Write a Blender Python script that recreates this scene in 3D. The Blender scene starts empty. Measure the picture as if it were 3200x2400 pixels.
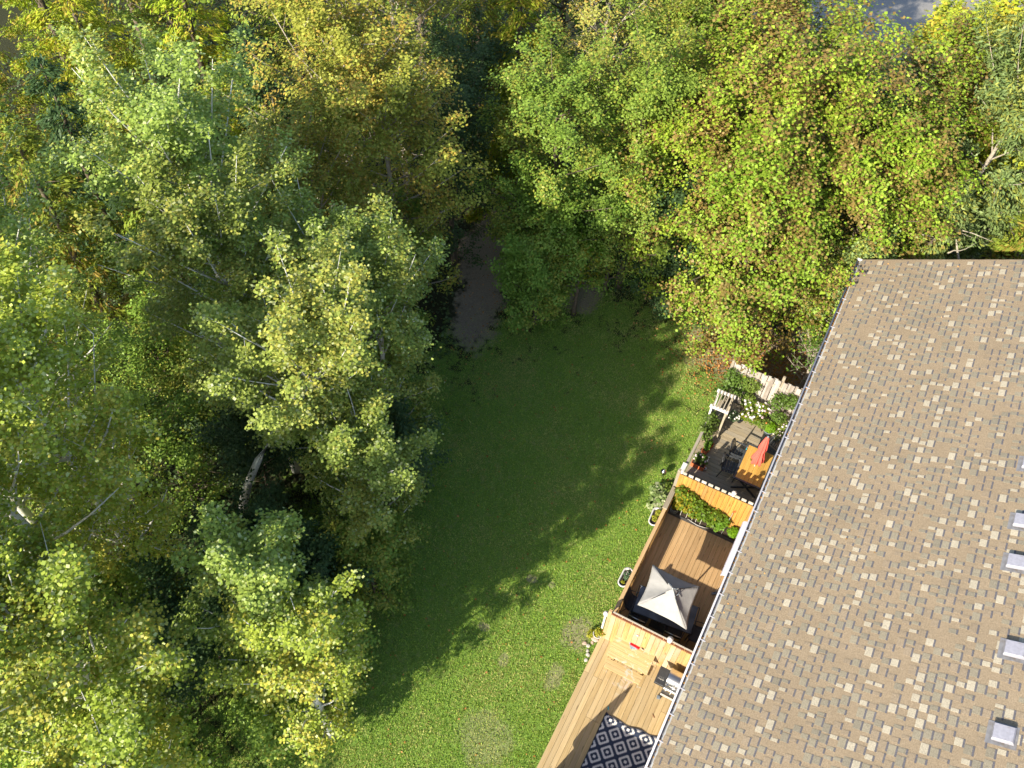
import bpy, math, random
import numpy as np
from mathutils import Matrix, Vector
random.seed(7)
S = bpy.context.scene
COL = S.collection
PI = math.pi

# ------------------------------------------------------------------ camera, sky, sun, exposure
cam_d = bpy.data.cameras.new('camera')
cam_d.sensor_width = 36.0; cam_d.sensor_fit = 'HORIZONTAL'; cam_d.lens = 30.90
cam_d.clip_start = 0.1; cam_d.clip_end = 1500
cam = bpy.data.objects.new('camera', cam_d); COL.objects.link(cam)
_R = Vector((0.88165, 0.47150, 0.01940)); _U = Vector((-0.39026, 0.70539, 0.59171)); _D = Vector((-0.26530, 0.52925, -0.80592))
mw = Matrix.Identity(4)
for i in range(3):
    mw[i][0] = _R[i]; mw[i][1] = _U[i]; mw[i][2] = -_D[i]
mw[2][3] = 24.5
cam.matrix_world = mw
S.camera = cam

EL = math.radians(31.5); AZ = math.radians(73.5)          # light travels towards AZ, measured from +X
w = bpy.data.worlds.new('World'); S.world = w; w.use_nodes = True
nt = w.node_tree; nt.nodes.clear()
sky = nt.nodes.new('ShaderNodeTexSky'); sky.sky_type = 'NISHITA'; sky.sun_disc = False
sky.sun_elevation = EL; sky.sun_rotation = math.radians(196.5); sky.air_density = 1.0; sky.dust_density = 1.0
bg = nt.nodes.new('ShaderNodeBackground'); bg.inputs[1].default_value = 0.15
wo = nt.nodes.new('ShaderNodeOutputWorld')
nt.links.new(sky.outputs[0], bg.inputs[0]); nt.links.new(bg.outputs[0], wo.inputs[0])
sd = bpy.data.lights.new('sun', 'SUN'); sd.energy = 5.0; sd.angle = math.radians(0.5); sd.color = (1.0, 0.90, 0.74)
sun = bpy.data.objects.new('sun', sd); COL.objects.link(sun)
ldir = Vector((math.cos(AZ) * math.cos(EL), math.sin(AZ) * math.cos(EL), -math.sin(EL)))
sun.rotation_euler = ldir.to_track_quat('-Z', 'Y').to_euler(); sun.location = (-10, -30, 30)
S.view_settings.view_transform = 'Standard'; S.view_settings.look = 'None'
S.view_settings.exposure = 1.08; S.view_settings.gamma = 1.0; S.view_settings.use_curve_mapping = False
S.cycles.max_bounces = 8; S.cycles.transparent_max_bounces = 8; S.cycles.use_denoising = True
S.cycles.diffuse_bounces = 3

# ------------------------------------------------------------------ materials
def nodes(name):
    m = bpy.data.materials.new(name); m.use_nodes = True
    t = m.node_tree; t.nodes.clear()
    o = t.nodes.new('ShaderNodeOutputMaterial')
    return m, t, o
class NT:
    def __init__(s, t): s.t = t
    def n(s, typ, **k):
        x = s.t.nodes.new(typ)
        for a, b in k.items(): setattr(x, a, b)
        return x
    def l(s, a, b): s.t.links.new(a, b)
    def math(s, op, a, b=None, c=None, clamp=False):
        x = s.n('ShaderNodeMath', operation=op, use_clamp=clamp)
        for i, v in enumerate((a, b, c)):
            if v is None: continue
            if isinstance(v, (int, float)): x.inputs[i].default_value = v
            else: s.l(v, x.inputs[i])
        return x.outputs[0]
    def mix(s, f, a, b, mode='MIX'):
        x = s.n('ShaderNodeMix', data_type='RGBA', blend_type=mode)
        for i, v in ((0, f), (6, a), (7, b)):
            if isinstance(v, (int, float)): x.inputs[i].default_value = v
            elif isinstance(v, tuple): x.inputs[i].default_value = (*v, 1)
            else: s.l(v, x.inputs[i])
        return x.outputs[2]
    def noise(s, vec, scale, detail=3, rough=.55, dist=0):
        x = s.n('ShaderNodeTexNoise'); x.inputs['Scale'].default_value = scale; x.inputs['Detail'].default_value = detail
        x.inputs['Roughness'].default_value = rough; x.inputs['Distortion'].default_value = dist
        if vec is not None: s.l(vec, x.inputs['Vector'])
        return x.outputs['Fac']
    def ramp(s, f, stops):
        x = s.n('ShaderNodeValToRGB'); e = x.color_ramp.elements
        while len(e) < len(stops): e.new(0.5)
        for i, (p, c) in enumerate(stops):
            e[i].position = p; e[i].color = (*c, 1) if len(c) == 3 else c
        s.l(f, x.inputs[0]); return x.outputs[0]
    def step(s, f, lo, hi):
        x = s.n('ShaderNodeMapRange', interpolation_type='SMOOTHSTEP')
        x.inputs[1].default_value = lo; x.inputs[2].default_value = hi
        s.l(f, x.inputs[0]); return x.outputs[0]
    def bsdf(s, col, rough=.7, metal=0, spec=.4, bump=None, bstr=.3, bdist=.01):
        b = s.n('ShaderNodeBsdfPrincipled')
        if isinstance(col, tuple): b.inputs['Base Color'].default_value = (*col, 1)
        else: s.l(col, b.inputs['Base Color'])
        if isinstance(rough, (int, float)): b.inputs['Roughness'].default_value = rough
        else: s.l(rough, b.inputs['Roughness'])
        b.inputs['Metallic'].default_value = metal
        b.inputs['Specular IOR Level'].default_value = spec
        if bump is not None:
            bn = s.n('ShaderNodeBump'); bn.inputs['Strength'].default_value = bstr; bn.inputs['Distance'].default_value = bdist
            s.l(bump, bn.inputs['Height']); s.l(bn.outputs[0], b.inputs['Normal'])
        return b.outputs[0]
    def coord(s, out='Object'):
        return s.n('ShaderNodeTexCoord').outputs[out]
    def mapped(s, vec, scale, add=None):
        x = s.n('ShaderNodeMapping'); x.inputs['Scale'].default_value = scale
        s.l(vec, x.inputs['Vector'])
        if add is not None: s.l(add, x.inputs['Location'])
        return x.outputs[0]

def mat_plain(name, col, rough=.6, metal=0, spec=.4, var=.15, scale=8.0, dirt=None):
    m, t, o = nodes(name); k = NT(t)
    c = k.coord(); n1 = k.noise(c, scale, 4)
    dark = tuple(v * (1 - var) for v in col); lite = tuple(min(1, v * (1 + var)) for v in col)
    colr = k.ramp(n1, [(.3, dark), (.7, lite)])
    if dirt:
        n2 = k.noise(c, scale * .35, 5, .7)
        colr = k.mix(k.step(n2, .52, .72), colr, dirt)
    k.l(k.bsdf(colr, rough, metal, spec, bump=k.noise(c, scale * 12, 2), bstr=.08, bdist=.003), o.inputs[0])
    return m

def mat_wood(name, c1, c2, axis='X', grey=None, greyamt=.5, chalk=False, wear=.25, bright=(.8, 1.15)):
    """boards: tone differs per board, grain runs along the board"""
    m, t, o = nodes(name); k = NT(t)
    oi = k.n('ShaderNodeObjectInfo')
    cx = k.n('ShaderNodeCombineXYZ')
    r = oi.outputs['Random']
    k.l(k.math('MULTIPLY', r, 37.0), cx.inputs[0]); k.l(k.math('MULTIPLY', r, 91.0), cx.inputs[1]); k.l(k.math('MULTIPLY', r, 13.0), cx.inputs[2])
    co = k.coord()
    sc = {'X': (1.2, 30, 30), 'Y': (30, 1.2, 30), 'Z': (30, 30, 1.2)}[axis]
    g = k.noise(k.mapped(co, sc, cx.outputs[0]), 1.0, 4, .6, .4)
    sc2 = {'X': (.5, 2.5, 2.5), 'Y': (2.5, .5, 2.5), 'Z': (2.5, 2.5, .5)}[axis]
    g2 = k.noise(k.mapped(co, sc2, cx.outputs[0]), 1.6, 4, .6)
    col = k.mix(k.step(g, .3, .7), c1, c2)
    col = k.mix(k.math('MULTIPLY', k.step(g2, .45, .75), wear), col, tuple(v * .45 for v in c1))
    if grey:
        gm = k.step(k.math('ADD', k.math('MULTIPLY', g2, .7), k.math('MULTIPLY', r, .35)), .42, .78)
        col = k.mix(k.math('MULTIPLY', gm, greyamt), col, grey)
    # per board brightness
    rr = k.math('FRACT', k.math('MULTIPLY', r, 7.31))
    br = k.math('ADD', k.math('MULTIPLY', rr, bright[1] - bright[0]), bright[0])
    hs = k.n('ShaderNodeHueSaturation'); k.l(br, hs.inputs['Value']); k.l(col, hs.inputs['Color']); col = hs.outputs[0]
    # knots
    v = k.n('ShaderNodeTexVoronoi'); v.inputs['Scale'].default_value = 1.0
    scv = {'X': (1.3, 6, 6), 'Y': (6, 1.3, 6), 'Z': (6, 6, 1.3)}[axis]
    k.l(k.mapped(co, scv, cx.outputs[0]), v.inputs['Vector'])
    kn = k.step(v.outputs['Distance'], .16, .08)
    col = k.mix(k.math('MULTIPLY', kn, .55), col, tuple(x * .3 for x in c1))
    if chalk:
        wp = k.n('ShaderNodeNewGeometry').outputs['Position']
        cn = k.noise(wp, 3.1, 5, .65, 1.2)
        vm = k.n('ShaderNodeVectorMath', operation='DISTANCE'); k.l(wp, vm.inputs[0]); vm.inputs[1].default_value = (-.55, 9.0, .3)
        near = k.step(vm.outputs['Value'], 1.15, .5)
        cm = k.math('MULTIPLY', k.step(cn, .56, .64), near)
        hue = k.n('ShaderNodeTexNoise'); hue.inputs['Scale'].default_value = 1.9; k.l(wp, hue.inputs['Vector'])
        cc = k.ramp(hue.outputs['Fac'], [(.38, (.42, .6, .66)), (.48, (.62, .62, .55)), (.56, (.72, .5, .52)), (.64, (.66, .66, .6))])
        col = k.mix(k.math('MULTIPLY', cm, .38), col, cc)
    k.l(k.bsdf(col, .75, 0, .25, bump=g, bstr=.25, bdist=.003), o.inputs[0])
    return m

def mat_leaf(name, c1, c2, acc=None, accamt=0.0, accscale=.5, transl=.45, rough=.45, pale=None, paleamt=.0, spec=.22):
    m, t, o = nodes(name); k = NT(t)
    ge = k.n('ShaderNodeNewGeometry'); rnd = ge.outputs['Random Per Island']
    wp = ge.outputs['Position']
    clump = k.noise(wp, 1.1, 3, .6)
    f = k.math('ADD', k.math('MULTIPLY', rnd, .65), k.math('MULTIPLY', k.step(clump, .3, .7), .35))
    col = k.mix(f, c1, c2)
    if acc:
        r2 = k.math('FRACT', k.math('MULTIPLY', rnd, 17.7))
        an = k.step(k.noise(wp, accscale, 4, .65), .42, .66)
        am = k.math('MULTIPLY', k.step(k.math('ADD', r2, k.math('MULTIPLY', an, .75)), 1.0 - accamt, 1.12 - accamt), .85)
        col = k.mix(am, col, acc)
    if pale:
        r3 = k.math('FRACT', k.math('MULTIPLY', rnd, 53.3))
        col = k.mix(k.math('MULTIPLY', k.step(r3, 1 - paleamt, 1.02 - paleamt), .8), col, pale)
    r4 = k.math('FRACT', k.math('MULTIPLY', rnd, 91.7))
    oir = k.n('ShaderNodeObjectInfo').outputs['Random']
    hs = k.n('ShaderNodeHueSaturation'); k.l(k.math('ADD', k.math('MULTIPLY', r4, .4), k.math('ADD', k.math('MULTIPLY', oir, .34), .64)), hs.inputs['Value'])
    k.l(k.math('ADD', k.math('MULTIPLY', k.math('FRACT', k.math('MULTIPLY', oir, 7.7)), .024), .488), hs.inputs['Hue']); k.l(col, hs.inputs['Color'])
    col = hs.outputs[0]
    b = k.bsdf(col, rough, 0, spec)
    tr = k.n('ShaderNodeBsdfTranslucent')
    tc = k.mix(1.0, col, (1.0, 1.0, .45), 'MULTIPLY')
    k.l(tc, tr.inputs[0])
    mx = k.n('ShaderNodeMixShader'); mx.inputs[0].default_value = transl
    k.l(b, mx.inputs[1]); k.l(tr.outputs[0], mx.inputs[2]); k.l(mx.outputs[0], o.inputs[0])
    return m

def mat_bark(name, c1, c2, marks=(.05, .045, .04), amt=.5, sc=6):
    m, t, o = nodes(name); k = NT(t)
    wp = k.n('ShaderNodeNewGeometry').outputs['Position']
    n1 = k.noise(wp, sc, 4, .6)
    col = k.ramp(n1, [(.3, c1), (.7, c2)])
    n2 = k.noise(k.mapped(wp, (3, 3, 9)), 2.2, 3)
    col = k.mix(k.math('MULTIPLY', k.step(n2, .6, .68), amt), col, marks)
    k.l(k.bsdf(col, .85, 0, .2, bump=n1, bstr=.4, bdist=.01), o.inputs[0])
    return m

M = {}
M['leaf_aspen'] = mat_leaf('aspen leaf', (0.189, 0.265, 0.045), (0.328, 0.402, 0.084), acc=(0.389, 0.388, 0.075), accamt=.03, pale=(0.426, 0.476, 0.235), paleamt=.10, transl=.27)
M['leaf_aspen2'] = mat_leaf('aspen leaf yellowing', (0.235, 0.323, 0.038), (0.398, 0.476, 0.071), acc=(0.463, 0.423, 0.067), accamt=.05, pale=(0.463, 0.520, 0.235), paleamt=.14, transl=.28)
M['leaf_birch'] = mat_leaf('birch leaf', (0.223, 0.260, 0.039), (0.363, 0.388, 0.066), acc=(0.413, 0.297, 0.055), accamt=.08, accscale=.7, transl=.27)
M['leaf_green'] = mat_leaf('green leaf', (0.136, 0.235, 0.031), (0.256, 0.363, 0.058), acc=(0.330, 0.330, 0.055), accamt=.06, transl=.27)
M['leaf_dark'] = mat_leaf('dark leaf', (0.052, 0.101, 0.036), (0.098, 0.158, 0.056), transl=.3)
M['leaf_maple'] = mat_leaf('maple leaf', (0.213, 0.333, 0.028), (0.339, 0.444, 0.048), acc=(0.236, 0.133, 0.053), accamt=.24, accscale=.9, transl=.27)
M['leaf_lime'] = mat_leaf('lime leaf', (0.297, 0.392, 0.032), (0.486, 0.567, 0.058), acc=(0.567, 0.459, 0.051), accamt=.06, transl=.3)
M['leaf_willow'] = mat_leaf('willow leaf', (0.140, 0.215, 0.063), (0.248, 0.330, 0.118), acc=(0.314, 0.330, 0.063), accamt=.08, transl=.3)
M['leaf_cedar'] = mat_leaf('cedar spray', (0.165, 0.240, 0.024), (0.306, 0.372, 0.047), acc=(0.330, 0.231, 0.047), accamt=.06, transl=.25, rough=.7)
M['leaf_cedar_bright'] = mat_leaf('bright cedar spray', (0.240, 0.322, 0.019), (0.380, 0.454, 0.036), acc=(0.413, 0.330, 0.047), accamt=.05, transl=.3, rough=.7)
M['leaf_ash'] = mat_leaf('thinning leaf', (0.264, 0.297, 0.055), (0.413, 0.396, 0.102), acc=(0.463, 0.314, 0.078), accamt=.10, transl=.27)
M['bark_aspen'] = mat_bark('aspen bark', (.50, .50, .44), (.72, .71, .65), amt=.7)
M['bark_brown'] = mat_bark('brown bark', (.09, .07, .05), (.17, .14, .10), amt=.4)
M['bark_grey'] = mat_bark('grey bark', (.26, .23, .18), (.40, .36, .29), amt=.3)
M['deck2'] = mat_wood('tan deck board', (.34, .215, .100), (.43, .29, .150), 'Y', bright=(.86, 1.12), wear=.2)
M['deck3'] = mat_wood('pale deck board', (0.352, 0.252, 0.120), (0.448, 0.336, 0.172), 'Y', grey=(.42, .36, .25), greyamt=.35, chalk=True, bright=(.88, 1.12), wear=.2)
M['deck1'] = mat_wood('weathered deck board', (0.243, 0.198, 0.131), (0.333, 0.279, 0.189), 'X', grey=(.27, .25, .21), greyamt=.6, bright=(.8, 1.15), wear=.5)
M['fence1'] = mat_wood('orange fence board', (0.391, 0.191, 0.038), (0.510, 0.281, 0.072), 'Z', grey=(.33, .24, .14), greyamt=.3, bright=(.78, 1.12))
M['fence2'] = mat_wood('honey fence board', (0.390, 0.226, 0.078), (0.499, 0.328, 0.140), 'Z', grey=(.55, .5, .42), greyamt=.45, chalk=False, bright=(.75, 1.1))
M['fence_pale'] = mat_wood('pale board', (0.425, 0.399, 0.323), (0.561, 0.527, 0.442), 'Z', grey=(.45, .42, .36), greyamt=.3)
M['fence_red'] = mat_wood('stained rail', (.15, .05, .022), (.24, .09, .045), 'X')
M['fence3'] = mat_wood('whitewashed board', (.36, .325, .28), (.52, .48, .44), 'Z', grey=(.27, .21, .16), greyamt=.75, bright=(.7, 1.1), wear=.6)
M['rail_wood'] = mat_wood('rail wood', (.38, .25, .12), (.48, .33, .17), 'Y', grey=(.38, .32, .23), greyamt=.5)
M['rail_grey'] = mat_wood('grey rail wood', (0.281, 0.238, 0.170), (0.383, 0.340, 0.255), 'Y', grey=(.4, .38, .34), greyamt=.5)
M['baluster'] = mat_wood('baluster wood', (0.391, 0.221, 0.076), (0.493, 0.306, 0.128), 'Z')
M['picnic'] = mat_wood('picnic plank', (0.440, 0.317, 0.141), (0.546, 0.414, 0.220), 'X', chalk=True, bright=(.92, 1.08))
M['table_wood'] = mat_wood('varnished table plank', (0.425, 0.238, 0.047), (0.527, 0.323, 0.085), 'Y', bright=(.9, 1.1), wear=.15)
M['white_paint'] = mat_plain('white paint', (.62, .60, .58), .5, var=.08, dirt=(.45, .40, .34))
M['gutter'] = mat_plain('gutter metal', (.42, .41, .43), .45, var=.05, spec=.4)
M['gutter_dark'] = mat_plain('gutter inside', (.16, .16, .17), .6, var=.3, dirt=(.12, .10, .08))
M['vent_metal'] = mat_plain('dull vent metal', (.27, .27, .31), .5, var=.12, scale=14, dirt=(.2, .19, .19))
M['flashing'] = mat_plain('drip edge', (.36, .36, .34), .5, var=.12)
M['steel'] = mat_plain('brushed steel', (.62, .62, .60), .28, 1.0, .5, var=.06, scale=3)
M['chrome'] = mat_plain('mirror steel', (.8, .8, .8), .12, 1.0, .5, var=.02)
M['black'] = mat_plain('black metal', (.035, .037, .04), .45, var=.2)
M['black_slat'] = mat_plain('black slat', (.05, .055, .06), .4, var=.3)
M['mesh'] = mat_plain('sling mesh', (.055, .05, .05), .7, var=.3, scale=40)
M['navy'] = mat_plain('dark navy lid', (.03, .035, .05), .5, var=.2)
M['glass_top'] = mat_plain('dusty dark glass', (.095, .105, .125), .6, 0, .25, var=.45, scale=2.6)
M['fabric'] = None
M['red'] = mat_plain('coral canvas', (.72, .115, .085), .75, var=.1, scale=5)
M['terracotta'] = mat_plain('terracotta', (.50, .13, .05), .8, var=.15)
M['bluegrey'] = mat_plain('blue grey plastic', (.13, .16, .19), .5, var=.1)
M['resin'] = mat_plain('white resin', (.52, .50, .47), .5, var=.06, dirt=(.5, .47, .42))
M['lavender'] = mat_plain('pale lavender panel', (.50, .49, .58), .45, var=.04)
M['soil'] = mat_plain('potting soil', (.045, .032, .022), .95, var=.5, scale=30)
M['stone'] = mat_plain('field stone', (.42, .40, .36), .85, var=.3, scale=6)
M['stone2'] = mat_plain('pinkish stone', (.44, .33, .26), .85, var=.3, scale=6)
M['hose'] = mat_plain('grey wire', (.28, .31, .28), .5)
M['redplastic'] = mat_plain('red plastic', (.62, .02, .03), .4)
M['bluecloth'] = mat_plain('faded blue cloth', (.20, .30, .36), .9, var=.3, scale=20)
M['cyan'] = mat_plain('turquoise plastic', (.05, .40, .45), .4)
M['pinkpot'] = mat_plain('blush pot', (.72, .45, .36), .6)
M['sprayf'] = mat_leaf('spray', (.1, .17, .03), (.2, .28, .05))
M['pl_tomato'] = mat_leaf('tomato leaf', (0.085, 0.178, 0.013), (0.178, 0.289, 0.034), acc=(0.340, 0.289, 0.025), accamt=.05, transl=.45)
M['pl_bush'] = mat_leaf('shrub leaf', (0.064, 0.123, 0.017), (0.128, 0.204, 0.038), transl=.35)
M['pl_light'] = mat_leaf('light shrub leaf', (0.119, 0.187, 0.030), (0.212, 0.281, 0.060), transl=.4)
M['pl_mum'] = mat_leaf('mum leaf', (0.085, 0.230, 0.009), (0.187, 0.357, 0.017), transl=.4)
M['pl_yellow'] = mat_leaf('yellow green leaf', (0.238, 0.289, 0.025), (0.408, 0.408, 0.043), transl=.4)
M['pl_vari'] = mat_leaf('variegated leaf', (0.111, 0.187, 0.034), (0.357, 0.408, 0.170), pale=(0.510, 0.527, 0.340), paleamt=.25, transl=.3)
M['pl_blue'] = mat_leaf('thyme leaf', (0.068, 0.128, 0.060), (0.128, 0.196, 0.102), transl=.3)
M['fl_white'] = mat_leaf('white petal', (.74, .70, .68), (.86, .84, .82), transl=.2)
M['fl_pink'] = mat_leaf('pale pink petal', (.66, .48, .56), (.8, .66, .72), transl=.2)
M['fl_orange'] = mat_leaf('orange petal', (.65, .18, .05), (.75, .3, .12), transl=.2)
M['dead_leaf'] = mat_leaf('fallen leaf', (.20, .09, .02), (.42, .22, .05), pale=(.6, .32, .12), paleamt=.2, transl=.1, rough=.8)
M['grass'] = mat_leaf('grass blade', (.155, .305, .035), (.30, .43, .075), acc=(.42, .42, .15), accamt=.16, accscale=.5, transl=.35, rough=.6)

def mat_fabric():
    m, t, o = nodes('pale canvas'); k = NT(t)
    c = k.coord()
    n = k.noise(c, 2.2, 5, .6)
    col = k.ramp(n, [(.35, (.31, .305, .295)), (.65, (.375, .37, .355))])
    b = k.bsdf(col, .8, 0, .2, bump=k.noise(c, 5, 3), bstr=.35, bdist=.03)
    tr = k.n('ShaderNodeBsdfTranslucent'); k.l(col, tr.inputs[0])
    mx = k.n('ShaderNodeMixShader'); mx.inputs[0].default_value = .08
    k.l(b, mx.inputs[1]); k.l(tr.outputs[0], mx.inputs[2]); k.l(mx.outputs[0], o.inputs[0])
    return m
M['fabric'] = mat_fabric()

def mat_shingle(name, col, var=.12):
    m, t, o = nodes(name); k = NT(t)
    wp = k.n('ShaderNodeNewGeometry').outputs['Position']
    oi = k.n('ShaderNodeObjectInfo').outputs['Random']
    g = k.noise(wp, 85, 2, .8)
    b = k.noise(wp, 1.3, 4, .6)
    d = tuple(v * .50 for v in col); l = tuple(min(1, v * 1.40) for v in col)
    c = k.ramp(g, [(.33, d), (.67, l)])
    f = k.math('ADD', k.math('MULTIPLY', b, .35), .83)
    f = k.math('MULTIPLY', f, k.math('ADD', k.math('MULTIPLY', oi, var), 1 - var / 2))
    hs = k.n('ShaderNodeHueSaturation'); k.l(f, hs.inputs['Value']); k.l(c, hs.inputs['Color'])
    k.l(k.bsdf(hs.outputs[0], .95, 0, .15, bump=g, bstr=.5, bdist=.004), o.inputs[0])
    return m
M['sh_base'] = mat_shingle('tan granules', (.228, .178, .118))
M['sh_tan'] = mat_shingle('warm tan granules', (.236, .188, .130))
M['sh_grey'] = mat_shingle('grey tan granules', (.226, .200, .145))
M['sh_dgrey'] = mat_shingle('dull grey granules', (.200, .178, .132))
M['sh_cream'] = mat_shingle('cream granules', (.350, .312, .235))
M['sh_band'] = mat_shingle('slate blue granules', (.104, .100, .110))

def mat_ground():
    m, t, o = nodes('lawn and forest floor'); k = NT(t)
    wp = k.n('ShaderNodeNewGeometry').outputs['Position']
    fine = k.noise(wp, 34, 3, .7); mid = k.noise(wp, 4.5, 4, .6); big = k.noise(wp, .55, 4, .6)
    lawn = k.ramp(fine, [(.30, (.07, .145, .025)), (.55, (.16, .26, .045)), (.75, (.28, .36, .09))])
    lawn = k.mix(k.math('MULTIPLY', k.step(mid, .52, .72), .5), lawn, (.27, .26, .10))
    dirt = k.ramp(fine, [(.3, (.20, .16, .115)), (.7, (.34, .27, .195))])
    dirt = k.mix(k.step(k.noise(wp, 22, 3, .7), .62, .68), dirt, (.26, .15, .06))
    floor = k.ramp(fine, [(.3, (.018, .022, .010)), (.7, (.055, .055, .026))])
    wn = k.noise(wp, 1.7, 4, .65)
    def patch(x, y, rx, ry, ang=0.0, soft=.45):
        mp = k.n('ShaderNodeMapping', vector_type='TEXTURE')
        mp.inputs['Location'].default_value = (x, y, 0); mp.inputs['Rotation'].default_value = (0, 0, ang); mp.inputs['Scale'].default_value = (rx, ry, 1000)
        k.l(wp, mp.inputs['Vector'])
        ln = k.n('ShaderNodeVectorMath', operation='LENGTH'); k.l(mp.outputs[0], ln.inputs[0])
        v = k.math('ADD', ln.outputs['Value'], k.math('MULTIPLY', k.math('ADD', k.math('SUBTRACT', wn, .5), k.math('MULTIPLY', k.math('SUBTRACT', mid, .5), .7)), 1.5))
        return k.step(v, 1.0 + soft * .5, 1.0 - soft * .5)
    col = lawn
    # forest floor: everything outside the mown lawn
    sx = k.n('ShaderNodeSeparateXYZ'); k.l(wp, sx.inputs[0])
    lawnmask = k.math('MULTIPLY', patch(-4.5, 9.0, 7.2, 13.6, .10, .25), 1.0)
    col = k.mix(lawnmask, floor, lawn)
    for (x, y, rx, ry, a, amt) in PATCH:
        col = k.mix(k.math('MULTIPLY', patch(x, y, rx, ry, a), amt), col, dirt)
    k.l(k.bsdf(col, .95, 0, .1, bump=fine, bstr=.7, bdist=.04), o.inputs[0])
    return m
# bare patches on the lawn: x, y, rx, ry, angle, strength
PATCH = [(-11.0, 18.9, .85, 2.2, .35, .85), (-11.9, 21.5, 1.2, 2.6, .4, .9), (-7.9, 21.3, .7, 1.0, .2, .85), (-2.25, 9.35, .42, .55, .1, .6), (-2.3, 7.9, .24, .42, .1, .5),
         (-3.2, 5.5, .8, .7, .3, .36), (-1.2, 21.6, 2.2, 1.4, .2, .85), (.9, 22.4, 2.2, 1.6, .2, .8), (-4.75, 8.2, .16, .12, 0, .6), (-3.8, 7.6, .14, .2, 0, .5), (-4.2, 10.2, .16, .12, 0, .6), (-3.6, 10.3, .13, .12, 0, .5)]
M['ground'] = mat_ground()

def mat_road():
    m, t, o = nodes('asphalt'); k = NT(t)
    wp = k.n('ShaderNodeNewGeometry').outputs['Position']
    n = k.noise(wp, 30, 3, .7); b = k.noise(wp, .8, 3)
    c = k.ramp(n, [(.3, (.15, .145, .135)), (.7, (.25, .24, .225))])
    c = k.mix(k.math('MULTIPLY', b, .4), c, (.27, .26, .25))
    k.l(k.bsdf(c, .9, 0, .2, bump=n, bstr=.4, bdist=.01), o.inputs[0]); return m
M['road'] = mat_road()

def mat_rug():
    m, t, o = nodes('rug weave'); k = NT(t)
    sx = k.n('ShaderNodeSeparateXYZ'); k.l(k.coord(), sx.inputs[0])
    P = .52; N = 14.0
    def ax(i, off):
        v = k.math('ADD', k.math('DIVIDE', sx.outputs[i], P), off)
        v = k.math('DIVIDE', k.math('FLOOR', k.math('MULTIPLY', v, N)), N)
        return k.math('ABSOLUTE', k.math('SUBTRACT', k.math('FRACT', k.math('ADD', v, 20.0 + .5 / N)), .5))
    d = k.math('ADD', ax(0, .13), ax(1, .2))
    e = k.math('MINIMUM', d, k.math('SUBTRACT', 1.0, d))
    ring = k.math('MULTIPLY', k.math('GREATER_THAN', e, .12), k.math('LESS_THAN', e, .26))
    lat = k.math('GREATER_THAN', e, .415)
    f = k.math('MAXIMUM', ring, lat)
    fine = k.noise(k.coord(), 90, 2, .7)
    lite = k.ramp(fine, [(.3, (.50, .49, .47)), (.7, (.66, .65, .62))])
    dark = k.ramp(fine, [(.3, (.018, .026, .05)), (.7, (.045, .06, .10))])
    c = k.mix(f, lite, dark)
    k.l(k.bsdf(c, .9, 0, .2, bump=fine, bstr=.3, bdist=.004), o.inputs[0]); return m
M['rug'] = mat_rug()
def mat_brick():
    m, t, o = nodes('wall brick'); k = NT(t)
    b = k.n('ShaderNodeTexBrick'); b.inputs['Scale'].default_value = 4.0
    b.inputs['Color1'].default_value = (.30, .16, .10, 1); b.inputs['Color2'].default_value = (.36, .21, .14, 1); b.inputs['Mortar'].default_value = (.4, .37, .33, 1)
    mp = k.n('ShaderNodeMapping'); mp.inputs['Rotation'].default_value = (PI / 2, 0, PI / 2)
    k.l(k.coord(), mp.inputs['Vector']); k.l(mp.outputs[0], b.inputs['Vector'])
    k.l(k.bsdf(b.outputs['Color'], .9), o.inputs[0]); return m
M['brick'] = mat_brick()

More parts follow.
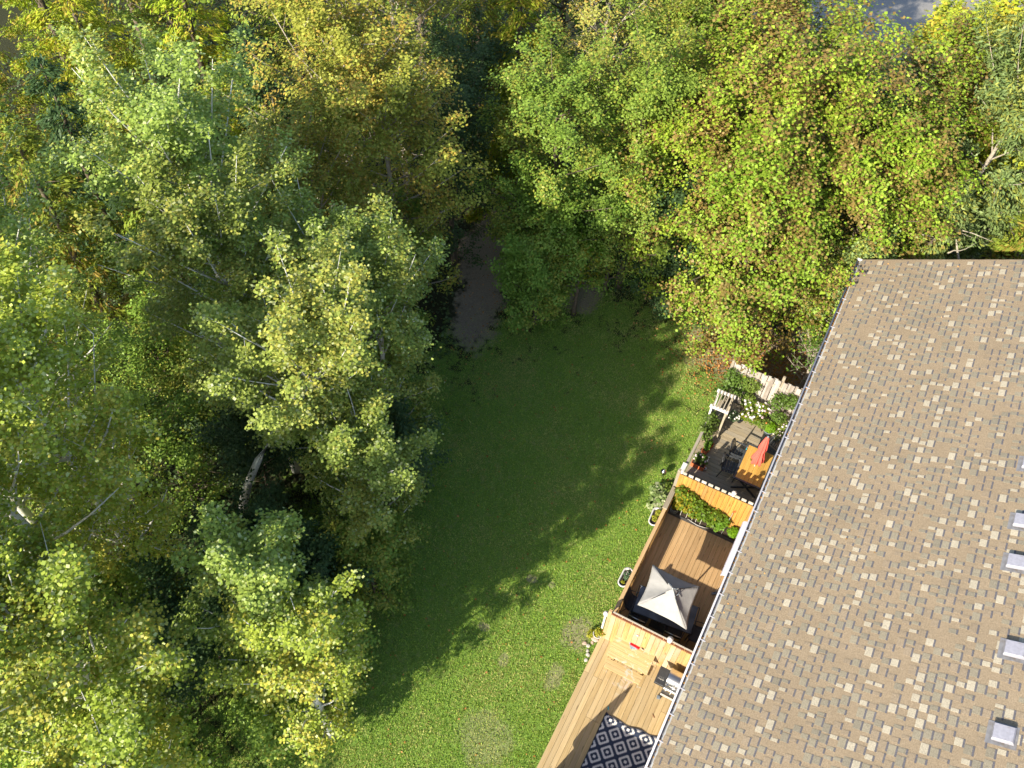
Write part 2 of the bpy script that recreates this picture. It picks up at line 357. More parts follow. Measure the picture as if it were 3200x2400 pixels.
# ------------------------------------------------------------------ mesh helpers
class MB:
    def __init__(s): s.v = []; s.f = []; s.m = []; s.sm = []
    def add(s, vs, fs, mi=0, smooth=False):
        b = len(s.v); s.v += [tuple(v) for v in vs]
        for f in fs: s.f.append(tuple(b + i for i in f)); s.m.append(mi); s.sm.append(smooth)
    def box(s, c, d, rz=0.0, mi=0, bev=0.0):
        x, y, z = d[0] / 2, d[1] / 2, d[2] / 2
        vs = [(-x, -y, -z), (x, -y, -z), (x, y, -z), (-x, y, -z), (-x, -y, z), (x, -y, z), (x, y, z), (-x, y, z)]
        if bev:
            b = bev
            vs = [(-x, -y, -z), (x, -y, -z), (x, y, -z), (-x, y, -z), (-x, -y, z - b), (x, -y, z - b), (x, y, z - b), (-x, y, z - b),
                  (-x + b, -y + b, z), (x - b, -y + b, z), (x - b, y - b, z), (-x + b, y - b, z)]
        ca, sa = math.cos(rz), math.sin(rz)
        vs = [(c[0] + ca * a - sa * b_, c[1] + sa * a + ca * b_, c[2] + q) for a, b_, q in vs]
        fs = [(3, 2, 1, 0), (0, 1, 5, 4), (1, 2, 6, 5), (2, 3, 7, 6), (3, 0, 4, 7)]
        if bev: fs += [(4, 5, 9, 8), (5, 6, 10, 9), (6, 7, 11, 10), (7, 4, 8, 11), (8, 9, 10, 11)]
        else: fs += [(4, 5, 6, 7)]
        s.add(vs, fs, mi)
        return s
    def beam(s, p, q, wd, ht, mi=0):
        p = Vector(p); q = Vector(q); d = (q - p).normalized()
        up = Vector((0, 0, 1)) if abs(d.z) < .95 else Vector((1, 0, 0))
        a = d.cross(up).normalized() * wd / 2; b = a.cross(d).normalized() * ht / 2
        vs = [p - a - b, p + a - b, p + a + b, p - a + b, q - a - b, q + a - b, q + a + b, q - a + b]
        s.add(vs, [(3, 2, 1, 0), (4, 5, 6, 7), (0, 1, 5, 4), (1, 2, 6, 5), (2, 3, 7, 6), (3, 0, 4, 7)], mi)
        return s
    def tube(s, pts, r, n=6, mi=0, cap=True):
        pts = [Vector(p) for p in pts]; m = len(pts)
        if not isinstance(r, (list, tuple)): r = [r] * m
        vs = []
        for i, p in enumerate(pts):
            d = (pts[min(i + 1, m - 1)] - pts[max(i - 1, 0)])
            d = d.normalized() if d.length > 1e-9 else Vector((0, 0, 1))
            up = Vector((0, 0, 1)) if abs(d.z) < .9 else Vector((1, 0, 0))
            a = d.cross(up).normalized(); b = d.cross(a)
            for j in range(n):
                t = 2 * PI * j / n
                vs.append(p + (a * math.cos(t) + b * math.sin(t)) * r[i])
        fs = []
        for i in range(m - 1):
            for j in range(n):
                fs.append((i * n + j, i * n + (j + 1) % n, (i + 1) * n + (j + 1) % n, (i + 1) * n + j))
        if cap: fs += [tuple(range(n - 1, -1, -1)), tuple(range((m - 1) * n, m * n))]
        s.add(vs, fs, mi, True)
        return s
    def lathe(s, c, prof, n=20, sx=1, sy=1, rz=0, mi=0):
        vs = []; ca, sa = math.cos(rz), math.sin(rz)
        for (r, z) in prof:
            for j in range(n):
                t = 2 * PI * j / n; x = r * math.cos(t) * sx; y = r * math.sin(t) * sy
                vs.append((c[0] + ca * x - sa * y, c[1] + sa * x + ca * y, c[2] + z))
        fs = []
        for i in range(len(prof) - 1):
            for j in range(n):
                fs.append((i * n + j, i * n + (j + 1) % n, (i + 1) * n + (j + 1) % n, (i + 1) * n + j))
        k = len(prof) - 1
        if prof[k][0] > 1e-4: fs.append(tuple(range(k * n, k * n + n)))
        if prof[0][0] > 1e-4: fs.append(tuple(range(n - 1, -1, -1)))
        s.add(vs, fs, mi, True)
        return s
    def mesh(s, name, mats):
        me = bpy.data.meshes.new(name); me.from_pydata(s.v, [], s.f)
        for k in (mats if isinstance(mats, (list, tuple)) else [mats]): me.materials.append(M[k] if isinstance(k, str) else k)
        me.polygons.foreach_set('material_index', s.m); me.polygons.foreach_set('use_smooth', s.sm)
        me.update(); return me

def tag(o, label=None, cat=None, group=None, kind=None):
    if label: o['label'] = label
    if cat: o['category'] = cat
    if group: o['group'] = group
    if kind: o['kind'] = kind
    return o
def thing(name, label, cat, loc=(0, 0, 0), rz=0.0, group=None):
    o = bpy.data.objects.new(name, None); o.empty_display_size = .2; COL.objects.link(o)
    o.location = loc; o.rotation_euler = (0, 0, rz)
    return tag(o, label, cat, group)
def obj(name, me, mats=None, parent=None, loc=(0, 0, 0), rz=0.0, **tg):
    if isinstance(me, MB): me = me.mesh(name, mats)
    o = bpy.data.objects.new(name, me); COL.objects.link(o)
    o.location = loc; o.rotation_euler = (0, 0, rz)
    if parent: o.parent = parent
    tag(o, **tg); return o
_bc = {}
def boxmesh(name, d, mat, bev=0.0):
    key = (name, tuple(round(v, 3) for v in d), mat)
    if key not in _bc: _bc[key] = MB().box((0, 0, 0), d, 0, 0, bev).mesh(name, mat)
    return _bc[key]
def boxo(name, c, d, mat, parent, bev=0.0, rz=0.0, **tg):
    return obj(name, boxmesh(name, d, mat, bev), None, parent, c, rz, **tg)

def quads_mesh(name, V, mat, nper=4, smooth=False):
    """V: (N*nper,3) array, consecutive nper verts make one face"""
    V = np.ascontiguousarray(V, dtype=np.float32).reshape(-1, 3); n = len(V); nf = n // nper
    me = bpy.data.meshes.new(name)
    me.vertices.add(n); me.loops.add(n); me.polygons.add(nf)
    me.vertices.foreach_set('co', V.ravel())
    me.loops.foreach_set('vertex_index', np.arange(n, dtype=np.int32))
    me.polygons.foreach_set('loop_start', np.arange(0, n, nper, dtype=np.int32))
    me.polygons.foreach_set('loop_total', np.full(nf, nper, dtype=np.int32))
    me.update(calc_edges=True)
    me.materials.append(M[mat] if isinstance(mat, str) else mat)
    return me

def leaf_quads(rng, C, Nrm, size, asp=.8, kite=False, axis=None, axw=0.0):
    n = len(C)
    Nrm = Nrm / (np.linalg.norm(Nrm, axis=1, keepdims=True) + 1e-9)
    rv = rng.normal(size=(n, 3))
    if axis is not None: rv = rv * (1 - axw) + axis * axw * 2
    a = rv - (rv * Nrm).sum(1, keepdims=True) * Nrm
    a /= (np.linalg.norm(a, axis=1, keepdims=True) + 1e-9)
    b = np.cross(Nrm, a)
    s = (size * rng.uniform(.65, 1.3, n))[:, None] * .5
    if kite:   # pointed leaf with a fold
        V = np.stack([C - a * s, C - a * s * .05 - b * s * asp + Nrm * s * .18, C + a * s, C - a * s * .05 + b * s * asp + Nrm * s * .18], 1)
    else:
        q = .72
        V = np.stack([C - a * s * q - b * s * asp * q, C + a * s * q - b * s * asp * q, C + a * s * q + b * s * asp * q, C - a * s * q + b * s * asp * q], 1)
    return V.reshape(-1, 3)

# ------------------------------------------------------------------ ground, road
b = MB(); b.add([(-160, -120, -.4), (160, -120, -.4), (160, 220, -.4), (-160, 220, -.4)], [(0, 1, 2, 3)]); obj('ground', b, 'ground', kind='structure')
b = MB(); b.add([(-30, 42.5, -.39), (30, 42.5, -.39), (30, 62, -.39), (-30, 62, -.39)], [(0, 1, 2, 3)])
obj('road', b, 'road', kind='structure')

# ------------------------------------------------------------------ the house: wall, roof with shingles, gutter
GX, GZ, SL = .78, 5.6, .5                       # gutter line and roof slope
Y0, Y1 = 2.0, 21.58
cs, sn = 1 / math.hypot(1, SL), SL / math.hypot(1, SL)
EXP = .172
house = thing('townhouse', 'row house with tan mottled shingle roof and white eaves gutter beside the decks', 'house', (GX, 0, -.4))
def HL(x, y, z): return (x - GX, y, z + .4)
b = MB(); b.box(HL(6.2, (Y0 + Y1 - .3) / 2, 2.45), (9.2, Y1 - Y0 - .5, 5.7)); obj('wall', b, 'brick', house)
for y in (5.8, 11.4, 16.9):
    d = obj('patio_door', MB().box(HL(1.57, y, 1.05), (.06, 1.8, 2.1)), 'white_paint', house)
    obj('pane', MB().box(HL(1.53, y, 1.05), (.02, 1.6, 1.9)), 'glass_top', d)
# roof: one slab with overlapping course strips
NC = 62; LS = NC * EXP
b = MB()
b.add([(0.02, Y0, -.12), (LS * cs, Y0, LS * sn - .12), (LS * cs, Y1, LS * sn - .12), (0.02, Y1, -.12), (0.02, Y0, -.012), (LS * cs, Y0, LS * sn - .012), (LS * cs, Y1, LS * sn - .012), (0.02, Y1, -.012)],
      [(0, 3, 2, 1), (0, 1, 5, 4), (1, 2, 6, 5), (2, 3, 7, 6), (3, 0, 4, 7), (4, 5, 6, 7)])
b.add([(LS * cs, Y0, LS * sn), (2 * LS * cs, Y0, 0), (2 * LS * cs, Y1, 0), (LS * cs, Y1, LS * sn)], [(0, 1, 2, 3)])
def RP(s_, y, h=0.0):                            # point on the roof: s_ metres up the slope, h above it
    return (s_ * cs - h * sn, y, s_ * sn + h * cs)
for c in range(NC):
    s0, s1 = c * EXP, (c + 1) * EXP + .004
    b.add([RP(s0, Y0, .006), RP(s1, Y0, .001), RP(s1, Y1, .001), RP(s0, Y1, .006), RP(s0, Y0, -.004), RP(s0, Y1, -.004)],
          [(0, 1, 2, 3), (4, 0, 3, 5)])
roof = obj('roof', b, 'sh_base', house, loc=(0, 0, GZ + .4))
# laminated tabs
prng = random.Random(3)
widths = [.07, .10, .13, .155, .18, .20]
cols = ['sh_cream', 'sh_grey', 'sh_tan', 'sh_dgrey']
tabmesh = {}
def tab_geo(wd):
    m_ = MB(); hh = .0105; h2 = .0105; e = .004; band = .036
    a, d_ = 0.0, EXP - band
    m_.add([RP(a, 0, hh), RP(d_, 0, h2), RP(d_, wd, h2), RP(a, wd, hh), RP(a, 0, e - .003), RP(d_, 0, e - .003), RP(d_, wd, e - .003), RP(a, wd, e - .003)],
           [(0, 1, 2, 3), (4, 5, 1, 0), (6, 7, 3, 2), (7, 4, 0, 3)])
    m_.add([RP(d_, -.004, .009), RP(EXP - .002, -.004, .009), RP(EXP - .002, wd + .004, .009), RP(d_, wd + .004, .009), RP(d_, -.004, e - .003), RP(EXP, -.004, e - .003), RP(EXP, wd + .004, e - .003), RP(d_, wd + .004, e - .003)],
           [(0, 1, 2, 3), (4, 5, 1, 0), (6, 7, 3, 2), (5, 6, 2, 1)], 1)
    return m_
# three one-metre shingle patterns: (offset, width)
pats = []
for i in range(4):
    y = prng.uniform(0, .05); seq = []
    while y < .90:
        wd = min(prng.choice(widths), .985 - y); seq.append((y, wd)); y += wd + prng.choice([.06, .09, .12, .15, .18])
    pats.append(seq)
tabs = []
for c in range(NC):
    off = (c % 6) * .158 + prng.choice([0, 0, .5]) * .3
    y = Y0 + .02 - off
    while y < Y1:
        for (o_, wd) in pats[prng.choice([0, 1, 2, 3])]:
            ya = y + o_
            if ya > Y0 + .02 and ya + wd < Y1 - .02 and prng.random() < .93:
                col = prng.choices(cols, [.20, .36, .29, .15])[0]
                tabs.append((c, ya, wd, col))
        y += 1.0
def tabpos(c, y): return Vector((GX + c * EXP * cs, y, GZ + c * EXP * sn))
fwd, rt, up_ = _D, _R, _U
def inview(p, mg=1.0):
    q = Vector(p) - Vector((0, 0, 24.5)); z = q.dot(fwd)
    return abs(q.dot(rt) / z) < .5826 * mg and abs(q.dot(up_) / z) < .437 * mg
vis = [t_ for t_ in tabs if inview(tabpos(t_[0], t_[1]), .985)]
vis.sort(key=lambda t_: -t_[2] / (tabpos(t_[0], t_[1]) - Vector((0, 0, 24.5))).length ** 2)
top = set(id(t_) for t_ in vis[:300])
rest = {k_: MB() for k_ in cols}
restall = MB()
for t_ in tabs:
    c, y, wd, col = t_
    if id(t_) in top:
        key = (wd, col)
        if key not in tabmesh: tabmesh[key] = tab_geo(wd).mesh('shingle', [col, 'sh_band'])
        obj('shingle', tabmesh[key], None, roof, (c * EXP * cs, y, c * EXP * sn))
    else:
        g = tab_geo(wd); ox, oy, oz = c * EXP * cs, y, c * EXP * sn; ci = cols.index(col)
        bse = len(restall.v); restall.v += [(v[0] + ox, v[1] + oy, v[2] + oz) for v in g.v]
        for f_, mi in zip(g.f, g.m):
            restall.f.append(tuple(bse + i for i in f_)); restall.m.append(4 if mi else ci); restall.sm.append(False)
obj('shingle_field', restall, cols + ['sh_band'], roof, kind='stuff')
# edge metal on the gable end and the eave
obj('gable_trim', MB().beam((-.02, Y1 + .012, -.075), (LS * cs, Y1 + .012, LS * sn - .075), .024, .12), 'bark_brown', house, (0, 0, GZ + .4))
obj('drip_edge', MB().box((.025, (Y0 + Y1) / 2, .012), (.07, Y1 - Y0, .01)), 'flashing', house, (0, 0, GZ + .4))
# gutter: an open trough with a rolled front lip
g = MB(); prof = [(0, -.02), (0, -.10), (-.04, -.115), (-.075, -.10), (-.085, -.02), (-.095, 0.0), (-.088, .008), (-.08, 0)]
vs = []
for y in (Y0, Y1 - .01):
    vs += [(x, y, z) for x, z in prof]
n = len(prof)
g.add(vs, [(i, i + 1, i + 1 + n, i + n) for i in range(n - 1)], 0, False)
g.add([(x, Y1 - .01, z) for x, z in prof[:6]], [tuple(range(6))])
g.add([(-.004, Y0, -.055), (-.078, Y0, -.055), (-.078, Y1 - .02, -.055), (-.004, Y1 - .02, -.055)], [(0, 1, 2, 3)], 1)
gt = obj('gutter', g, ['gutter', 'gutter_dark'], house, (0, 0, GZ + .4))
obj('gutter_lip', MB().tube([(-.082, Y0, .006), (-.082, Y1 - .01, .006)], .024, 10), 'gutter', gt)
hm = MB().box((0, 0, 0), (.12, .022, .008)).mesh('hanger', 'gutter')
y = Y0 + .2
while y < Y1 - .2:
    obj('hanger', hm, None, gt, (-.005, y, .030)); y += .605
obj('end_cap', MB().box((-.03, Y1 - .02, .01), (.14, .06, .05)), 'white_paint', gt)
# roof vents
def vent(x, y, label):
    s_ = (x - GX) / cs; z = GZ + (x - GX) * SL
    t_ = thing('roof_vent', label, 'roof vent', (x, y, z), 0, 'vents in a line up the shingle roof')
    t_.rotation_euler = (0, -math.atan(SL), 0)
    obj('flange', MB().box((-.02, 0, .012), (.50, .44, .006)), 'gutter_dark', t_)
    h_ = MB(); h_.add([(-.17, -.16, .10), (.19, -.16, .10), (.19, .16, .10), (-.17, .16, .10), (-.15, -.14, .135), (.17, -.14, .135), (.17, .14, .135), (-.15, .14, .135),
                       (-.17, -.16, .05), (.19, -.16, .05), (.19, .16, .05), (-.17, .16, .05)],
                      [(4, 5, 6, 7), (0, 1, 5, 4), (1, 2, 6, 5), (2, 3, 7, 6), (3, 0, 4, 7), (8, 9, 1, 0), (9, 10, 2, 1), (10, 11, 3, 2), (11, 8, 0, 3)])
    obj('hood', h_, 'vent_metal', t_)
    obj('throat', MB().box((.01, 0, .035), (.26, .24, .06)), 'gutter_dark', t_)
for (x, y, l) in [(6.05, 8.05, 'white square roof vent on the tan shingles, lowest of the line at the right edge'),
                  (5.98, 9.77, 'white square roof vent on the tan shingles, second from the bottom'),
                  (5.75, 11.75, 'white square roof vent on the tan shingles, third from the bottom'),
                  (5.72, 12.80, 'white square roof vent close above the middle one'),
                  (5.66, 14.40, 'white square roof vent at the right edge, topmost of the line')]:
    vent(x, y, l)

# ------------------------------------------------------------------ decks
def deck(label, y0, y1, mat, along, x0=-1.58, x1=1.55, joints=None):
    t_ = thing('wooden_deck', label, 'deck', (x0, y0, -.4))
    rr = random.Random(int(y0 * 10))
    bw, th = .138, .028; pitch = .1455
    if along == 'Y':
        n = int((x1 - x0) / pitch); L = y1 - y0
        for i in range(n):
            cx_ = .07 + i * pitch
            if joints and i % 2 == 0 or (joints and rr.random() < .3):
                j = rr.choice(joints) - y0
                boxo('deck_board', (cx_, j / 2 - .002, .4 - th / 2), (bw, j - .004, th), mat, t_)
                boxo('deck_board', (cx_, (j + L) / 2 + .002, .4 - th / 2), (bw, L - j - .004, th), mat, t_)
            else: boxo('deck_board', (cx_, L / 2, .4 - th / 2), (bw, L, th), mat, t_)
    else:
        n = int((y1 - y0) / pitch); L = x1 - x0
        for i in range(n): boxo('deck_board', (L / 2, .07 + i * pitch, .4 - th / 2), (L, bw, th), mat, t_)
    W, L = x1 - x0, y1 - y0
    boxo('rim_joist', (.02, L / 2, .4 - th - .09), (.036, L, .18), 'rail_wood', t_)
    k_ = MB()
    for i in range(int(L / .5)): k_.box((W / 2, .3 + i * .5, .4 - th - .09), (W - .1, .04, .17))
    obj('joist', k_, 'rail_grey', t_, kind='stuff')
    return t_
deck('grey weathered deck with dining set and flower pots', 14.56, 19.15, 'deck1', 'X', x0=-1.50)
deck('tan deck under the square white umbrella', 9.50, 14.50, 'deck2', 'Y', x0=-1.52)
deck('pale tan deck with the picnic table and patterned rug', 4.50, 9.44, 'deck3', 'Y', x0=-1.62, joints=[7.2, 8.3, 6.1])
deck('tan deck beyond the lower edge of the picture', -.5, 4.42, 'deck2', 'Y', x0=-1.60)

# ------------------------------------------------------------------ privacy fences
def fence(y, label, face, back, h=1.8, style='board', x0=-1.50, x1=1.50):
    t_ = thing('privacy_fence', label, 'fence', (x0, y, 0))
    rr = random.Random(int(y * 7)); L = x1 - x0
    if style == 'flush':            # boards touching on the south side, a stained rail behind, pale boards beyond
        i = 0; x = 0
        while x < L:
            bw = .143
            boxo('fence_board', (x + bw / 2, -.035, h / 2 - .02 + rr.uniform(-.004, .004)), (bw - .006, .018, h - .04), face, t_); x += bw + .002
        x = 0
        boxo('rail', (L / 2, 0, h - .05), (L, .05, .09), 'fence_red', t_)
        boxo('rail', (L / 2, 0, .25), (L, .05, .09), 'fence_red', t_)
        while x < L:
            boxo('back_board', (x + .07, .036, h / 2), (.143, .018, h), back, t_); x += .146
        boxo('cap_strip', (L / 2, .036, h + .012), (L, .036, .02), back, t_)
        x = 0
        while x < L: boxo('spacer', (x, 0, h - .002), (.022, .05, .012), 'baluster', t_); x += .30
    elif style == 'spaced':         # contiguous boards south, spaced boards north standing a little higher
        x = 0
        while x < L:
            bw = rr.choice([.10, .14, .14])
            boxo('fence_board', (x + bw / 2, -.032, (h - .05) / 2), (bw - .006, .018, h - .05 + rr.uniform(-.006, .006)), face, t_); x += bw + .003
        boxo('rail', (L / 2, 0, h - .14), (L, .04, .09), 'rail_grey', t_); boxo('rail', (L / 2, 0, .3), (L, .04, .09), 'rail_grey', t_)
        x = .05
        while x < L:
            boxo('back_board', (x + .07, .034, h / 2 + .01), (.142, .026, h + .02), back, t_); x += .208
    else:                           # weathered whitewashed pickets, in and out
        x = 0; i = 0
        while x < L:
            bw = .14; hh = h + rr.uniform(-.03, .03) + (.05 if i % 2 else 0)
            boxo('fence_board', (x + bw / 2, -.05 if i % 2 else .03, hh / 2 - .2), (bw, .022, hh + .4), face, t_); x += .112; i += 1
        boxo('rail', (L / 2, -.01, h - .3), (L, .05, .09), 'rail_grey', t_); boxo('rail', (L / 2, -.01, .3), (L, .05, .09), 'rail_grey', t_)
    return t_
f2 = fence(9.46, 'honey coloured privacy fence behind the picnic table', 'fence2', 'fence_pale', 1.8, 'flush')
f1 = fence(14.46, 'orange stained privacy fence behind the tomato bed', 'fence1', 'fence_pale', 1.8, 'spaced')
f3 = fence(19.2, 'whitewashed weathered picket fence behind the white flowers', 'fence3', 'fence3', 1.82, 'picket', x0=-1.48)
fence(4.46, 'tan privacy fence at the near end of the rug deck', 'fence2', 'fence_pale', 1.8, 'flush')
for f_, yy, m_ in ((f1, 0, 'rail_grey'), (f2, 0, 'rail_wood')):
    boxo('post', (-.045, yy, .95), (.09, .09, 1.92), m_, f_, .01)
boxo('post', (-.045, 0, .9), (.09, .09, 2.0), 'rail_grey', f3, .01)
boxo('post', (1.63, .06, .95), (.09, .09, 2.12), 'rail_grey', f3, .01)

# lanterns standing on the fences
def lantern(x, y, z, label, s_=1.0):
    t_ = thing('solar_lantern', label, 'lantern', (x, y, z))
    obj('base', MB().lathe((0, 0, 0), [(.055 * s_, 0), (.055 * s_, .015), (.035 * s_, .03), (.03 * s_, .05)], 12), 'resin', t_)
    obj('lamp_body', MB().lathe((0, 0, 0), [(.04 * s_, .05), (.048 * s_, .06), (.045 * s_, .13), (.03 * s_, .14)], 12), 'white_paint', t_)
    obj('lamp_roof', MB().lathe((0, 0, 0), [(.075 * s_, .13), (.05 * s_, .165), (.015 * s_, .19), (.008 * s_, .22), (0, .225)], 12), 'resin', t_)
lantern(.16, 14.47, 1.82, 'white solar lantern on top of the orange fence', 1.15)
lantern(.16, 9.47, 1.825, 'pale stone solar lantern on top of the honey fence', 1.25)
t_ = thing('garden_post', 'tall pale grey post with rounded cap beside the honey fence end', 'post', (-1.66, 9.52, -.4))
obj('shaft', MB().lathe((0, 0, 0), [(.06, 0), (.06, .05), (.035, .08), (.03, 1.75)], 12), 'resin', t_)
obj('cap', MB().lathe((0, 0, 1.75), [(.04, 0), (.075, .03), (.08, .09), (.05, .15), (0, .17)], 14), 'resin', t_)

# ------------------------------------------------------------------ railings
def railing(y0, y1, label, mat, z=1.0, balusters=True, x=-1.50, topw=.105):
    t_ = thing('deck_railing', label, 'railing', (x, y0, 0)); L = y1 - y0
    boxo('top_rail', (0, L / 2, z), (topw, L, .038), mat, t_, .006)
    if balusters:
        boxo('bottom_rail', (.0, L / 2, .12), (.04, L, .085), mat, t_)
        n_ = int(L / .125)
        for i in range(n_): boxo('baluster', (.045, .06 + i * .125, .52), (.034, .034, .92), 'baluster', t_)
    for yy in np.linspace(.05, L - .05, max(2, int(L / 1.7) + 1)):
        boxo('post', (-.02, float(yy), .48), (.088, .088, .94), mat, t_)
    return t_
railing(9.56, 14.38, 'brown wooden railing along the lawn side of the umbrella deck', 'rail_wood')
railing(15.2, 17.9, 'grey weathered railing along the lawn side of the grey deck', 'rail_grey', z=.98, balusters=False, topw=.09)
boxo('wide_board', (-.01, 4.38, 1.03), (.15, .82, .05), 'rail_grey', [o for o in COL.objects if o.name == 'deck_railing'][0], .01)
t_ = thing('post_sleeve', 'white painted post block at the corner of the grey deck', 'post', (-1.53, 15.08, 0))
boxo('sleeve', (0, 0, .5), (.13, .13, 1.0), 'white_paint', t_); boxo('cap', (0, .06, 1.05), (.15, .36, .08), 'white_paint', t_, .02)

# ------------------------------------------------------------------ plants
def plant_leaves(rng, c, r, n, size, kite=True, shell=.5):
    d = rng.normal(size=(n, 3)); d /= np.linalg.norm(d, axis=1, keepdims=True)
    rad = shell + (1 - shell) * rng.random(n) ** .5
    lum = 1 + .22 * np.sin(d[:, 0] * 5 + c[0] * 3) * np.cos(d[:, 1] * 6 + c[1])
    P = np.array(c) + d * (rad * lum)[:, None] * np.array(r)
    nn = d * .6 + rng.normal(size=(n, 3)) * .5 + np.array([0, 0, .6])
    return P, leaf_quads(rng, P, nn, size, .75, kite)
def flowers(rng, c, r, n, size, low=.3):
    out = []
    for i in range(n):
        d = rng.normal(size=3); d /= np.linalg.norm(d); d[2] = abs(d[2]) * .8 + low * .3
        p = np.array(c) + d * np.array(r) * rng.uniform(.95, 1.15)
        m_ = 14
        e = rng.normal(size=(m_, 3)); e /= np.linalg.norm(e, axis=1, keepdims=True)
        out.append(leaf_quads(rng, p + e * size * .35, e + np.array([0, 0, .3]), size * .75, .9))
    return np.concatenate(out)
def plant(name, label, cat, x, y, z, blobs, leafmat, size, n, fl=None, stems=6, seed=1, group=None):
    """blobs: list of (dx,dy,dz,rx,ry,rz); z is what it stands on"""
    rng = np.random.default_rng(seed)
    t_ = thing(name, label, cat, (x, y, z), 0, group)
    V = []; tot = sum(b_[3] * b_[4] for b_ in blobs)
    for b_ in blobs:
        P, q = plant_leaves(rng, b_[:3], b_[3:], max(20, int(n * b_[3] * b_[4] / tot)), size); V.append(q)
    obj('foliage', quads_mesh('foliage', np.concatenate(V), leafmat), None, t_)
    s_ = MB()
    for i in range(stems):
        b_ = blobs[i % len(blobs)]
        s_.tube([(rng.uniform(-.04, .04), rng.uniform(-.04, .04), 0), (b_[0] * .5 + rng.uniform(-.03, .03), b_[1] * .5, b_[2] * .5), (b_[0] + rng.uniform(-.1, .1) * b_[3], b_[1] + rng.uniform(-.3, .3) * b_[4], b_[2] + b_[5] * .3)], [.010, .008, .004], 4)
    obj('stem', s_, 'bark_brown', t_, kind='stuff')
    if fl:
        k_ = []
        for (mat, cnt, sz) in fl:
            F_ = np.concatenate([flowers(rng, b_[:3], b_[3:], max(1, int(cnt / len(blobs))), sz) for b_ in blobs])
            obj('blossom', quads_mesh('blossom', F_, mat), None, t_, kind='stuff')
    return t_
def pot(x, y, z, r, h, mat, label, taper=.75, sx=1, sy=1, rz=0.0, name='flower_pot'):
    t_ = thing(name, label, 'planter', (x, y, z), rz)
    obj('shell', MB().lathe((0, 0, 0), [(r * taper, 0), (r * .97, h * .86), (r * 1.05, h * .87), (r * 1.05, h), (r * .92, h), (r * .88, h * .82)], 20, sx, sy), mat, t_)
    obj('soil', MB().lathe((0, 0, 0), [(r * .90, h * .80), (0, h * .84)], 16, sx, sy), 'soil', t_)
    return t_
def trough(x, y, z, L, W_, h, mat, label, rz=0.0, name='window_box'):
    t_ = thing(name, label, 'planter', (x, y, z), rz); b_ = MB(); tk = .012
    for s_ in (-1, 1):
        b_.box((s_ * (L / 2 - tk / 2), 0, h / 2), (tk, W_, h)); b_.box((0, s_ * (W_ / 2 - tk / 2), h / 2), (L - 2 * tk, tk, h))
    b_.box((0, 0, tk / 2), (L - 2 * tk, W_ - 2 * tk, tk)); obj('box_shell', b_, mat, t_)
    obj('soil', MB().box((0, 0, h * .45), (L - .03, W_ - .03, h * .8)), 'soil', t_); return t_
# tomato bed on the umbrella deck
bed = trough(-.34, 14.20, 0, 2.22, .36, .16, 'black', 'long black planting bed against the orange fence', name='planting_bed')
rs = random.Random(5)
tl = ['tall tomato plant at the lawn end of the black bed', 'bushy tomato plant second from the lawn end of the bed', 'bright green tomato plant left of the bed middle',
      'widest tomato plant in the middle of the bed', 'tomato plant with bare lower stems right of the bed middle', 'thin tomato plant at the house end of the tomato row']
for i, (x, hh, rr_) in enumerate([(-1.28, 1.30, .20), (-1.05, 1.25, .27), (-.76, .95, .30), (-.44, .90, .30), (-.12, .80, .28), (.16, .60, .20)]):
    plant('tomato_plant', tl[i], 'plant', x, 14.20, .12, [(0, -.02, hh * .5, rr_ * .8, .17, hh * .4), (rs.uniform(-.08, .08), .02, hh * .8, rr_, .2, .2), (rs.uniform(-.1, .1), -.08, hh * .35, rr_ * .6, .14, .15)],
          'pl_tomato', .085, 460, fl=[('fl_orange', 3, .02)] if i in (1, 4) else None, stems=7, seed=20 + i, group='tomato plants in the black bed')
wr = thing('wire_cage', 'grey looped wire cage at the lawn end of the black bed', 'wire', (-1.28, 14.10, .15))
for i in range(4):
    q = MB(); q.tube([(.12 * math.cos(a) + rs.uniform(-.01, .01), .10 * math.sin(a), .03 + i * .05) for a in np.linspace(0, 2 * PI, 15)], .004, 4, cap=False)
    obj('wire_loop', q, 'hose', wr)
hs_ = thing('garden_hose', 'pale looped hose hanging over the front of the black bed', 'hose', (-.45, 14.02, .15))
obj('hose_loop', MB().tube([(-.35, .02, .02), (-.2, -.03, .05), (0, -.05, .03), (.22, -.03, .05), (.34, .03, .02)], .008, 6), 'resin', hs_)
for i, x in enumerate((-1.05, -.86, -.67, -.55, -.40)):
    boxo('stake', (x + 1.02 - .57, .04, .13), (.012, .012, .34), 'resin', hs_)
t_ = pot(.60, 14.18, .13, .13, .12, 'black', 'black pot with the round lime green plant, at the bed end by the house')
plant('chrysanthemum', 'round lime green mounded plant at the house end of the black bed', 'plant',   .60, 14.16, .24, [(0, 0, .14, .17, .17, .14), (.06, .05, .2, .1, .1, .1), (-.07, -.05, .17, .1, .1, .1)], 'pl_mum', .045, 1500, stems=4, seed=31)
sk = thing('plant_stake', 'slim green stake with red hook leaning on the orange fence', 'stake', (.30, 14.06, .14))
obj('rod', MB().tube([(0, 0, 0), (.06, .30, .95)], .007, 6), 'hose', sk)
obj('hook', MB().tube([(.06, .30, .95), (.06, .31, 1.02), (.085, .31, 1.06), (.11, .31, 1.03), (.11, .31, .97)], .008, 6), 'redplastic', sk)
